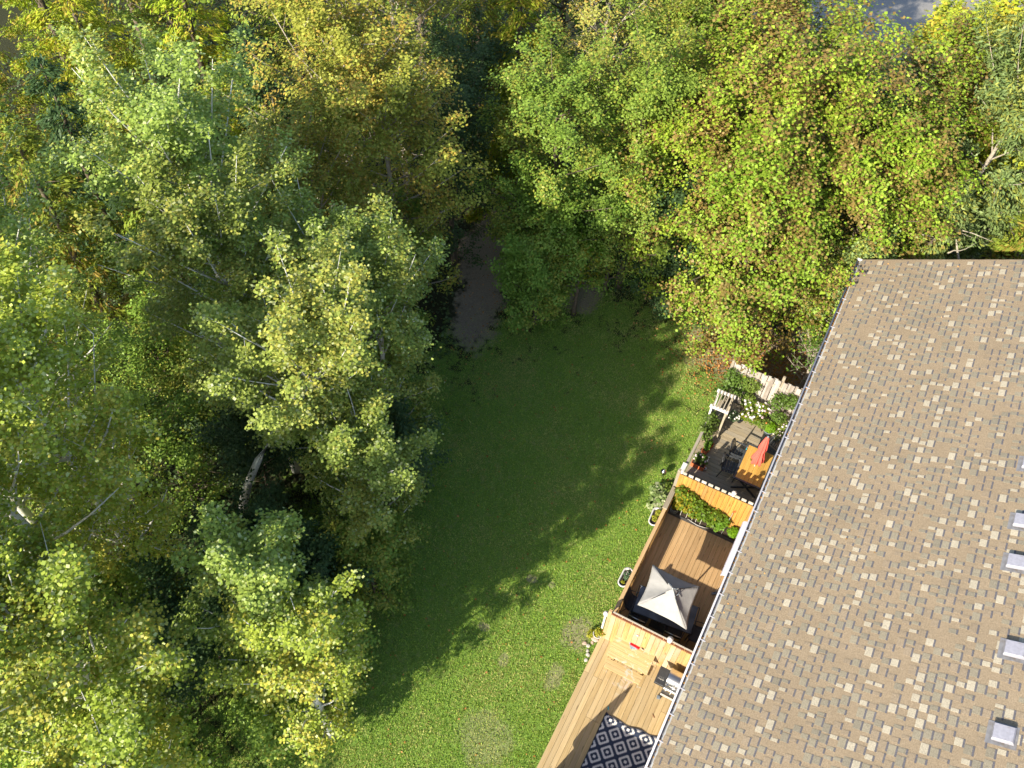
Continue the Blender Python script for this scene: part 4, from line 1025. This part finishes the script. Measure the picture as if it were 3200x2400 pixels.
# ------------------------------------------------------------------ trees
def tree(kind, name, label, cat, x, y, h, r, seed, nl, leafmat, bark, lsize, lean=(0, 0), cb=.25, grp=None, asp=.8, kite=False, trunk_r=None, bare=0, visbr=True):
    rng = np.random.default_rng(seed)
    t_ = thing(name, label, cat, (x, y, -.4), 0, grp)
    H = h + .4; tr = trunk_r or (.045 + .011 * h)
    # trunk path
    tp = []; ph = rng.uniform(0, 6)
    for i in range(8):
        f = i / 7
        tp.append(np.array([lean[0] * f ** 1.3 + .12 * math.sin(ph + 4 * f) * f, lean[1] * f ** 1.3 + .12 * math.cos(ph + 3 * f) * f, H * .97 * f]))
    def tpos(f):
        k = min(6.999, f * 7); i = int(k); u = k - i
        return tp[i] * (1 - u) + tp[i + 1] * u
    tb_ = MB(); tb_.tube([tuple(p) for p in tp], [tr * (1.15 - f) if f < 1 else tr * .1 for f in np.linspace(0, 1, 8)], 7)
    br = MB(); sites = []; dirs = []; wts = []
    if kind == 'cedar':
        nb = int(26 + h * 3)
        for i in range(nb):
            f = cb + (1 - cb) * (i + rng.random()) / nb
            az = i * 2.4 + rng.uniform(-.5, .5)
            L = r * ((1 - f) / (1 - cb)) ** .75 * rng.uniform(.75, 1.15) + .12
            o_ = tpos(f); d = np.array([math.cos(az), math.sin(az), 0])
            pts = [o_ + d * L * s_ + np.array([0, 0, L * (.28 * s_ - .30 * s_ * s_) + (.1 if f > .8 else 0) * s_]) for s_ in (0, .35, .7, 1)]
            if i % 2 == 0 and visbr: br.tube([tuple(p) for p in pts], [.022, .016, .01, .004], 4)
            m_ = max(3, int(L * 6))
            for s_ in rng.uniform(.25, 1.0, m_):
                k = s_ * 2.999; q = int(k); u = k - q; p = pts[q] * (1 - u) + pts[q + 1] * u
                side = np.array([-d[1], d[0], 0]) * rng.uniform(-1, 1) * .30 * L * (1.15 - s_)
                sites.append(p + side); dirs.append(d + np.array([0, 0, -.35])); wts.append(1.0)
        sc_, flat = .13, .6
    else:
        if kind == 'aspen':   nb, e0, e1, up, pr = int(16 + h * 1.3), .55, 1.15, .30, lambda f: (math.sin(PI * min(1, .12 + f * .80)) ** .7)
        elif kind == 'maple': nb, e0, e1, up, pr = int(30 + r * 6), .15, 1.0, .12, lambda f: (math.sin(PI * min(1, .28 + f * .66)) ** .6)
        else:                 nb, e0, e1, up, pr = int(22 + h), .25, 1.1, .2, lambda f: (math.sin(PI * min(1, .22 + f * .70)) ** .6)
        nt_ = 8 if kind == 'aspen' else 12
        for i in range(nb + nt_):
            g_ = (i + rng.random() * .8) / nb if i < nb else rng.uniform(.80, 1.0)
            f = cb + (1 - cb) * g_ * .97
            az = i * 2.4 + rng.uniform(-.6, .6); el_ = e0 + (e1 - e0) * g_ ** 1.3 + rng.uniform(-.12, .12) - (rng.uniform(.1, .6) if i >= nb else 0)
            L = r * pr(g_) * rng.uniform(.78, 1.18) / max(.45, math.cos(el_)) * (.92 if kind != 'aspen' else .9)
            L = min(L, r * 1.25)
            o_ = tpos(f); d = np.array([math.cos(az) * math.cos(el_), math.sin(az) * math.cos(el_), math.sin(el_)])
            bend = np.array([rng.uniform(-.15, .15), rng.uniform(-.15, .15), up])
            pts = [o_ + d * L * s_ + bend * L * s_ * s_ for s_ in (0, .33, .67, 1)]
            rb = tr * .32 * (1 - .5 * f)
            br.tube([tuple(p) for p in pts], [rb, rb * .75, rb * .5, rb * .18], 5)
            m_ = max(3, int(L * (3.1 if kind == 'aspen' else 3.8)))
            for j in range(m_):
                s_ = .22 + .78 * (j + rng.random()) / m_
                k = min(2.999, s_ * 3); q = int(k); u = k - q; p = pts[q] * (1 - u) + pts[q + 1] * u
                dd = d * .7 + rng.normal(size=3) * .62 + np.array([0, 0, .15]); dd /= np.linalg.norm(dd)
                l2 = L * rng.uniform(.18, .42) * (1.25 - s_ * .6)
                e_ = p + dd * l2
                if (j % (4 if kind == 'aspen' else 3) == 0) or bare: br.tube([tuple(p), tuple((p + e_) / 2 + np.array([0, 0, .02])), tuple(e_)], [rb * .3, rb * .2, .004], 4)
                if rng.random() >= bare:
                    for u2_ in (.55, .95):
                        sites.append(p + dd * l2 * u2_); dirs.append(dd + np.array([0, 0, .2])); wts.append(.35 + .35 * s_ + .5 * g_)
        sc_, flat = (.125 if kind == 'aspen' else .19 if kind == 'maple' else .145), .75
    if kind == 'aspen': nl = int(nl * 1.55)
    elif kind == 'maple': nl = int(nl * 1.4)
    elif kind == 'cedar': nl = int(nl * 1.7)
    else: nl = int(nl * 1.25)
    if kind == 'maple': nl = int(nl * 1.15)
    sites = np.array(sites); dirs = np.array(dirs); wts = np.array(wts); wts /= wts.sum()
    idx = rng.choice(len(sites), nl, p=wts)
    C = sites[idx] + rng.normal(size=(nl, 3)) * np.array([sc_, sc_, sc_ * flat])
    ctr = np.array([lean[0] * .6, lean[1] * .6, H * .55])
    rad = C - ctr; rad[:, 2] *= .6; rad /= (np.linalg.norm(rad, axis=1, keepdims=True) + 1e-6)
    if kind == 'cedar':
        nn = rad * .8 + rng.normal(size=(nl, 3)) * .55 + np.array([0, 0, .5])
        V = leaf_quads(rng, C, nn, lsize, .34, True, axis=dirs[idx], axw=.7)
    elif kind == 'willow':
        nn = rad * .5 + rng.normal(size=(nl, 3)) * .6 + np.array([0, 0, .6])
        V = leaf_quads(rng, C, nn, lsize, .32, True, axis=dirs[idx] + np.array([0, 0, -.8]), axw=.5)
    else:
        nn = rad * .45 + rng.normal(size=(nl, 3)) * (.45 if kind == 'aspen' else .36) + np.array([0, 0, .75])
        V = leaf_quads(rng, C, nn, lsize, asp, kite)
    keep = (C[:, 2] > .15).repeat(4)
    V = V[keep]
    obj('trunk', tb_, bark, t_)
    if len(br.v): obj('branches', br, bark, t_, kind='stuff')
    obj('crown', quads_mesh('crown', V, leafmat), None, t_)
    return t_
K = 1300
AG = 'aspens with pale bark on the left of the lawn'
A = lambda *a, **k: tree('aspen', 'aspen_tree', a[0], 'tree', *a[1:7], k.pop('mat', 'leaf_aspen'), 'bark_aspen', k.pop('ls', .080), grp=AG, **k)
A('tall pale green aspen with upright spear tips, upper left of the lawn', -13.9, 10.4, 12.0, 2.6, 101, 22 * K, lean=(-.6, .5), cb=.3)
A('aspen with a forked white trunk showing in the middle of the left grove', -12.7, 9.9, 10.6, 2.2, 102, 18 * K, cb=0.15)
A('aspen beside the yellowing birch, its top against the birch leaves', -11.2, 11.6, 9.0, 2.2, 103, 17 * K, cb=0.15)
A('shaded aspen reaching furthest right over the lawn near the dirt path', -10.3, 11.8, 8.4, 2.2, 104, 16 * K, lean=(.5, -.2), cb=0.08)
A('aspen whose leaning white trunk crosses a dark gap in the grove', -13.0, 7.5, 9.8, 1.9, 105, 13 * K, lean=(4.2, 1.3), cb=.62, trunk_r=.14)
A('sunlit aspen clump bulging over the shaded lawn edge, mid height', -8.6, 8.4, 7.0, 1.6, 106, 14 * K, lean=(.4, .2), cb=0.1)
A('broad aspen with yellow tinged sunny clumps left of the dark gap', -13.3, 4.5, 12.0, 2.4, 107, 20 * K, mat='leaf_aspen2', cb=0.2)
A('aspen with bare white twigs at its lawn side, lower centre of the grove', -8.4, 4.1, 7.8, 1.6, 108, 16 * K, lean=(.3, .3), cb=0.1)
A('low young aspen at the lawn edge below the shadow tips', -6.9, 3.6, 6.6, 1.5, 109, 10 * K, mat='leaf_aspen2', cb=0.05, lean=(.2, .2))
A('bright aspen crown nearest the camera at the lower left', -10.2, 1.2, 9.8, 2.1, 110, 20 * K, mat='leaf_aspen2', cb=.35)
A('aspen crown filling the lower left corner of the picture', -12.4, .2, 11.2, 2.5, 111, 18 * K, mat='leaf_aspen2', cb=.35)
A('aspen crown at the left edge, lower third of the picture', -13.2, 3.0, 12.6, 2.5, 112, 18 * K, mat='leaf_aspen2', cb=.35)
A('pale aspen crown cut by the left edge, middle height', -16.6, 6.6, 12.2, 2.6, 113, 17 * K, cb=.35)
A('sunlit aspen at the left edge just above the middle of the picture', -15.4, 3.6, 12.0, 2.5, 114, 16 * K, mat='leaf_aspen2', cb=.35)
A('aspen at the bottom edge of the picture beside the lawn corner', -8.6, .0, 7.0, 1.8, 115, 9 * K, mat='leaf_aspen2', cb=.1)
A('aspen standing behind the leaning trunk, deep in shade', -10.8, 10.2, 8.2, 2.0, 116, 11 * K, cb=.25)
A('small shaded aspen between the grove and the dirt path', -12.2, 13.6, 6.0, 1.6, 117, 10 * K, cb=.15)
A('aspen beyond the lower left corner, outside the picture', -13.8, -3.0, 12.0, 2.6, 119, 9 * K, cb=.3, ls=.12)
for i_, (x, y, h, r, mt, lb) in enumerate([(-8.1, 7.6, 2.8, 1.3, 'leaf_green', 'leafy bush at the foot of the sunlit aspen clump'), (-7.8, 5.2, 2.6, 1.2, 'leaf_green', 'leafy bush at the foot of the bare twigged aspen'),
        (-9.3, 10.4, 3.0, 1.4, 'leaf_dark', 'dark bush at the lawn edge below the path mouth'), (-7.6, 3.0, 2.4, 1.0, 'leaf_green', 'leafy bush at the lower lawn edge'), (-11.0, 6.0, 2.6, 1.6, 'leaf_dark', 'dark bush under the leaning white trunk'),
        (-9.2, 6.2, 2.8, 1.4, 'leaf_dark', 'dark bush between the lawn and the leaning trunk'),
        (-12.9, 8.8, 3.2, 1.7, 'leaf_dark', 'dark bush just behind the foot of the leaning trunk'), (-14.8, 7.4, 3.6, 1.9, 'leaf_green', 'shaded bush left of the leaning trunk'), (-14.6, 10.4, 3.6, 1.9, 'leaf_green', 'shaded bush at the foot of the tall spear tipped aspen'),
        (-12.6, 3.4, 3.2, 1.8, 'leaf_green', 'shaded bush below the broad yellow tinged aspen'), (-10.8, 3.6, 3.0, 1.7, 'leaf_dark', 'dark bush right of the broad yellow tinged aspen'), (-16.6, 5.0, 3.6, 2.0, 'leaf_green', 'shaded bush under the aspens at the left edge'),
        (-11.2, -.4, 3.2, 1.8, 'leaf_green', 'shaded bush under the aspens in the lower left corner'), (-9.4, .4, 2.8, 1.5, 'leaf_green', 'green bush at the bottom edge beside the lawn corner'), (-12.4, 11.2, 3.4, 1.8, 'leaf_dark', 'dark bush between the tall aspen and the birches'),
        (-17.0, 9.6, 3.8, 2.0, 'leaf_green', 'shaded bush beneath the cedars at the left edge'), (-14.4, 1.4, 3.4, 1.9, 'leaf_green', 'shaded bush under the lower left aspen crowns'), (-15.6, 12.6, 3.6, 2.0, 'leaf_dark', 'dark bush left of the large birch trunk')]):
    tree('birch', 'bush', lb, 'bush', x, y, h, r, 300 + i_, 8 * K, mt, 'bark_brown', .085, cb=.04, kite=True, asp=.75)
# birches
B = lambda *a, **k: tree('birch', 'birch_tree', a[0], 'tree', *a[1:7], 'leaf_birch', 'bark_grey', k.pop('ls', .095), kite=True, asp=.7, grp='yellowing birches at the top left of the lawn', **k)
B('largest yellowing birch, its crown filling the top left of centre', -15.0, 17.6, 12.8, 3.3, 131, 24 * K, cb=.2)
B('lower yellowing birch reaching towards the dirt path', -13.0, 17.2, 9.6, 2.4, 132, 18 * K, cb=.15)
B('yellowing birch at the top edge left of the dark gap', -16.2, 22.4, 12.6, 3.0, 133, 16 * K, cb=.2)
B('small birch between the aspens and the large birch', -14.0, 14.4, 8.8, 2.2, 134, 12 * K, cb=.2)
# cedars left
Cd = lambda *a, **k: tree('cedar', 'cedar_tree', a[0], 'tree', *a[1:7], k.pop('mat', 'leaf_cedar'), 'bark_brown', k.pop('ls', .175), grp=k.pop('grp', 'cedars in the upper left'), cb=k.pop('cb', .06), **k)
Cd('yellow green cedar at the left edge beside the tall aspen', -20.4, 10.6, 10.8, 2.3, 141, 8500)
Cd('cedar with brown inner sprays left of the tall aspen', -18.6, 12.6, 9.6, 2.1, 142, 8000)
Cd('cedar at the left edge above the middle, beside the aspen crown', -21.6, 8.0, 10.8, 2.2, 143, 7000)
Cd('brightest cedar at the top left edge', -25.4, 17.2, 12.6, 2.5, 144, 8000, mat='leaf_cedar_bright')
Cd('bright cedar at the top edge, second from the left corner', -23.0, 19.8, 11.6, 2.3, 145, 8000, mat='leaf_cedar_bright')
Cd('dark shaded cedar behind the spear tips of the tall aspen', -20.6, 16.4, 8.6, 2.3, 146, 8000, mat='leaf_dark', cb=.03)  # shade is put into the leaf colour of this and the next two cedars
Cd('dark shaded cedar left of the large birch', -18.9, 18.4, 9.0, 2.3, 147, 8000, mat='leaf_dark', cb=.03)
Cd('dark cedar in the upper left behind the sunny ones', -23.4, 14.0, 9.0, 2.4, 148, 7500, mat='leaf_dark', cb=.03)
Cd('cedar in the far top left corner', -29.5, 19.0, 12.0, 2.6, 149, 6000, mat='leaf_cedar_bright')
Cd('cedar at the upper left edge below the corner', -26.0, 12.6, 11.5, 2.5, 150, 6500)
Cd('cedar beyond the far top left corner, on its left', -33.5, 21.5, 12.0, 2.8, 152, 4500)
Cd('cedar beyond the far top left corner, on its right', -30.5, 23.5, 12.0, 2.8, 153, 4500)
Cd('dark cedar near the left edge below the corner', -29.5, 15.5, 10.5, 2.6, 154, 5500)
Cd('cedar behind the top edge left of the large birch', -21.5, 23.5, 11.0, 2.5, 151, 6000)
# centre group
T = lambda *a, **k: tree('birch', k.pop('name', 'broadleaf_tree'), a[0], 'tree', *a[1:7], k.pop('mat', 'leaf_green'), k.pop('bark', 'bark_brown'), k.pop('ls', .088), kite=True, asp=.75, grp=k.pop('grp', None), **k)
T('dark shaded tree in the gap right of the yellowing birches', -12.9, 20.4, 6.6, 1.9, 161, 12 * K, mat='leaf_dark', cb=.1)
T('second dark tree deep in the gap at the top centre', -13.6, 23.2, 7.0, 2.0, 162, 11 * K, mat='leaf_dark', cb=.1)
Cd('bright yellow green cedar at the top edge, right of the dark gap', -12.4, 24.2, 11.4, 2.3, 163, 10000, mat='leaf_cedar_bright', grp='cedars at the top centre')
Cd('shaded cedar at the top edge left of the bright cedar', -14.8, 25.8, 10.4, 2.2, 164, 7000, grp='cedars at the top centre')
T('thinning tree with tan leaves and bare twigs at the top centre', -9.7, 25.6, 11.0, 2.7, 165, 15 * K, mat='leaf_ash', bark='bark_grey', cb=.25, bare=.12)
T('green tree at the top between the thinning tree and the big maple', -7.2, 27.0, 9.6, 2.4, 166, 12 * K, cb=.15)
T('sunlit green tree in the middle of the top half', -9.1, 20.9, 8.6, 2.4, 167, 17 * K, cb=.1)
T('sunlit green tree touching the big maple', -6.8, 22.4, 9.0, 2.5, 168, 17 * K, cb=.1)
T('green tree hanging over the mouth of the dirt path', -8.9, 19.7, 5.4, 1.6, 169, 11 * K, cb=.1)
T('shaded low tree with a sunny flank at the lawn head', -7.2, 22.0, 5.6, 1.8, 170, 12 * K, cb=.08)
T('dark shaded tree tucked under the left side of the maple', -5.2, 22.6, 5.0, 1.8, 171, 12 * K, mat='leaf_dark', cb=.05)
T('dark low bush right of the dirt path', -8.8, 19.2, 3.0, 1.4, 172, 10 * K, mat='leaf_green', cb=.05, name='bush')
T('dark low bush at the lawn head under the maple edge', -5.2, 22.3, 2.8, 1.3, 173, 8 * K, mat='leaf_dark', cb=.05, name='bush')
T('young maple sapling with big bright green leaves at the lawn head', -7.7, 20.3, 3.6, .7, 174, 520, mat='pl_tomato', ls=.15, cb=.5, name='sapling')
T('shaded scrub beside the aspens left of the dirt path', -13.0, 16.2, 4.6, 1.6, 175, 10 * K, mat='leaf_green', cb=.08, name='bush')
# maples
Mp = lambda *a, **k: tree('maple', 'maple_tree', a[0], 'tree', *a[1:7], k.pop('mat', 'leaf_maple'), 'bark_brown', k.pop('ls', .10), kite=True, asp=.85, grp='maples along the top right', **k)
Mp('largest maple with rust tinged leaves in the upper right', -2.9, 23.4, 10.2, 3.7, 181, 34 * K, cb=.12)
Mp('maple flank hanging low over the whitewashed fence', -2.4, 21.6, 7.4, 2.6, 182, 21 * K, cb=.08)
Mp('rusty maple crown between the big maple and the roof corner', .3, 24.2, 8.6, 2.5, 183, 22 * K, cb=.1)
Mp('maple at the top edge left of the grey road patch', -5.9, 28.2, 10.8, 2.7, 184, 20 * K, cb=.12)
Mp('maple with brown tinge at the left flank of the big maple', -5.5, 23.0, 8.4, 2.3, 185, 15 * K, cb=.1)
Mp('rusty maple behind the big one, below the lime yellow trees', .8, 27.4, 8.6, 2.3, 186, 18 * K, cb=.12)
Lm = lambda *a, **k: tree('maple', 'lime_tree', a[0], 'tree', *a[1:7], 'leaf_lime', 'bark_brown', .135, kite=True, asp=.85, grp='lime yellow trees in the top right corner', cb=.1)
Lm('bright lime yellow tree in the top right corner', 3.2, 31.2, 10.2, 2.5, 187, 15 * K)
Lm('bright lime yellow tree right of the grey road patch', .9, 30.6, 8.6, 1.7, 188, 11 * K)
Lm('lime yellow tree at the right edge of the top corner', 5.4, 31.0, 10.4, 2.6, 189, 12 * K)
tree('willow', 'willow_tree', 'grey green willow at the right edge above the roof', 'tree', 3.2, 27.0, 9.4, 2.3, 190, 17 * K, 'leaf_willow', 'bark_grey', .17, cb=.12, grp='grey green willows above the roof')
tree('willow', 'willow_tree', 'second grey green willow behind the first, cut by the right edge', 'tree', 5.6, 27.4, 8.8, 2.2, 191, 11 * K, 'leaf_willow', 'bark_grey', .17, cb=.12, grp='grey green willows above the roof')
Cd('olive green cedar with bare branches above the roof corner', 2.6, 24.6, 7.2, 1.8, 192, 8500, mat='leaf_willow', grp='cedars behind the roof edge', ls=.18)
Cd('olive cedar at the right edge just above the roof', 5.2, 25.4, 7.0, 1.9, 193, 7500, mat='leaf_cedar', grp='cedars behind the roof edge', ls=.18)
T('scrubby green bush beside the roof corner', .9, 22.4, 4.8, 1.1, 194, 7 * K, mat='leaf_willow', cb=.1, name='bush', bark='bark_grey')
T('nearly bare shrub with pale twigs beside the gutter', .75, 20.9, 2.2, .9, 195, 420, mat='pl_bush', cb=.2, name='shrub', bark='bark_grey', bare=.7, ls=.09)
for i, (x, y, h, r) in enumerate([(-9.5, 31, 11, 2.8), (-7.5, 33.5, 10, 2.4), (-13, 29.5, 11.5, 2.8), (-18.5, 27.5, 12, 2.9), (-24, 26.5, 11.5, 3.0), (-29.5, 24.5, 11.5, 3.0)]):
    T(['tree behind the thinning tree at the top edge', 'tree beyond the top edge behind the maples', 'tree beyond the top edge behind the bright cedar', 'tree beyond the top edge behind the large birch', 'tree beyond the top left, behind the cedars', 'farthest tree beyond the top left corner'][i],
      x, y, h, r, 200 + i, 6 * K, ls=.17, cb=.1, grp='trees just beyond the top edge')
# pale dead branches above the roof edge
db = thing('dead_branch', 'bare pale dead branches over the roof edge at the right', 'branch', (4.2, 24.2, -.4))
rr = random.Random(8); 
for i in range(9):
    a = rr.uniform(-1.2, 1.6); x0, y0, z0 = rr.uniform(-2.2, 1.2), rr.uniform(-.2, .5), rr.uniform(4.6, 6.0)
    pts = [(x0, y0, z0)]
    for j in range(4): x0 += rr.uniform(.15, .4) * math.cos(a); y0 += rr.uniform(.1, .3) * math.sin(a); z0 += rr.uniform(-.05, .2); pts.append((x0, y0, z0)); a += rr.uniform(-.3, .3)
    obj('twig', MB().tube(pts, [.028, .022, .016, .01, .005], 5), 'bark_grey', db)
obj('limb', MB().tube([(-.3, .3, 0), (-.2, .3, 2.5), (-.6, .3, 4.8), (-1.0, .2, 5.6)], [.07, .06, .045, .02], 6), 'bark_grey', db)

# ------------------------------------------------------------------ grass and litter
def patchval(X, Y, p):
    x, y, rx, ry, a, amt = p; ca, sa = math.cos(a), math.sin(a)
    dx, dy = X - x, Y - y; u = (ca * dx + sa * dy) / rx; v = (-sa * dx + ca * dy) / ry
    return np.sqrt(u * u + v * v)
rng = np.random.default_rng(77); n = 260 * K
X = rng.uniform(-12.5, -1.66, n); Y = rng.uniform(-2, 22.5, n)
ok = np.ones(n, bool)
for p in PATCH: ok &= (patchval(X, Y, p) > rng.uniform(.55, 1.25, n)) | (rng.random(n) > p[5])
ok &= patchval(X, Y, (-4.5, 9.0, 7.2, 13.6, .10, 1)) < rng.uniform(.85, 1.1, n)
X, Y = X[ok], Y[ok]; n = len(X)
a = rng.uniform(0, 2 * PI, n); hgt = rng.uniform(.025, .065, n); wd = rng.uniform(.008, .018, n)
tl_ = rng.uniform(.2, 1.1, n); a2 = rng.uniform(0, 2 * PI, n)
base = np.stack([X, Y, np.full(n, -.402)], 1); side = np.stack([np.cos(a), np.sin(a), np.zeros(n)], 1) * wd[:, None]
tip = base + np.stack([np.cos(a2) * hgt * tl_, np.sin(a2) * hgt * tl_, hgt], 1)
V = np.stack([base - side, base + side, tip], 1).reshape(-1, 3)
obj('lawn_grass', quads_mesh('lawn_grass', V, 'grass', 3), None, None, kind='stuff', label='short mown grass covering the lawn', cat='grass')
n = 90 * K
X = rng.uniform(-38, 3, n); Y = rng.uniform(-6, 36, n)
ok = (patchval(X, Y, (-4.5, 9.0, 7.0, 13.4, .10, 1)) > 1.04 + .10 * np.sin(X * 2.1) * np.cos(Y * 1.7)) & ~((X > -2.4) & (Y < 22.6)) & ((X < -6.2) | (Y > 12))
for p in PATCH[:3]: ok &= patchval(X, Y, p) > 1.1
nzz = np.sin(X * 1.9 + 1.3 * np.sin(Y * 1.1)) * np.cos(Y * 1.6 + np.sin(X * .9))
ok &= nzz > rng.uniform(-1.0, .5, n)
X, Y, nzz = X[ok], Y[ok], nzz[ok]; n = len(X)
C = np.stack([X, Y, -.38 + (nzz + 1) * .35 * rng.random(n)], 1)
V = leaf_quads(rng, C, rng.normal(size=(n, 3)) * .5 + np.array([0, 0, .9]), .13, .7, True)
obj('undergrowth', quads_mesh('undergrowth', V, 'leaf_dark'), None, None, kind='stuff', label='low dark leafy undergrowth below the trees', cat='undergrowth')
n = 5200
X = np.concatenate([rng.normal(-.6, 1.5, n), rng.uniform(-11, -1.8, 420), rng.normal(-11, 1.2, 300)]); Y = np.concatenate([rng.normal(21.3, 1.0, n), rng.uniform(2, 22, 420), rng.normal(20, 2, 300)])
ok = ~((X > -1.6) & (Y < 19.4)); X, Y = X[ok], Y[ok]; n = len(X)
C = np.stack([X, Y, -.37 + rng.uniform(0, .03, n)], 1)
V = leaf_quads(rng, C, rng.normal(size=(n, 3)) * .35 + np.array([0, 0, 1]), .065, .8, True)
obj('fallen_leaves', quads_mesh('fallen_leaves', V, 'dead_leaf'), None, None, kind='stuff', label='brown and orange fallen leaves on the ground', cat='leaves')

# dry leaves caught in the gutter and on the first courses
rng = np.random.default_rng(5); n = 520
Yg = np.concatenate([rng.uniform(4, 21.4, 300), rng.normal(19.5, 1.2, 220)]); Yg = np.clip(Yg, 4, 21.4)
C = np.stack([GX + rng.uniform(-.07, -.01, n), Yg, np.full(n, GZ - .045)], 1)
C2 = rng.uniform(0, 1, (70, 2)); s2 = C2[:, 0] ** 2 * 3.5 + .05; y2 = 21.4 - C2[:, 1] ** 1.5 * 14
C = np.concatenate([C, np.stack([GX + s2 * cs, y2, GZ + s2 * sn + .018], 1)])
V = leaf_quads(rng, C, rng.normal(size=(len(C), 3)) * .3 + np.array([-.4, 0, 1]), .05, .7, True)
obj('gutter_litter', quads_mesh('gutter_litter', V, 'dead_leaf'), None, None, kind='stuff', label='few dry leaves in the gutter and on the lowest shingles', cat='leaves')
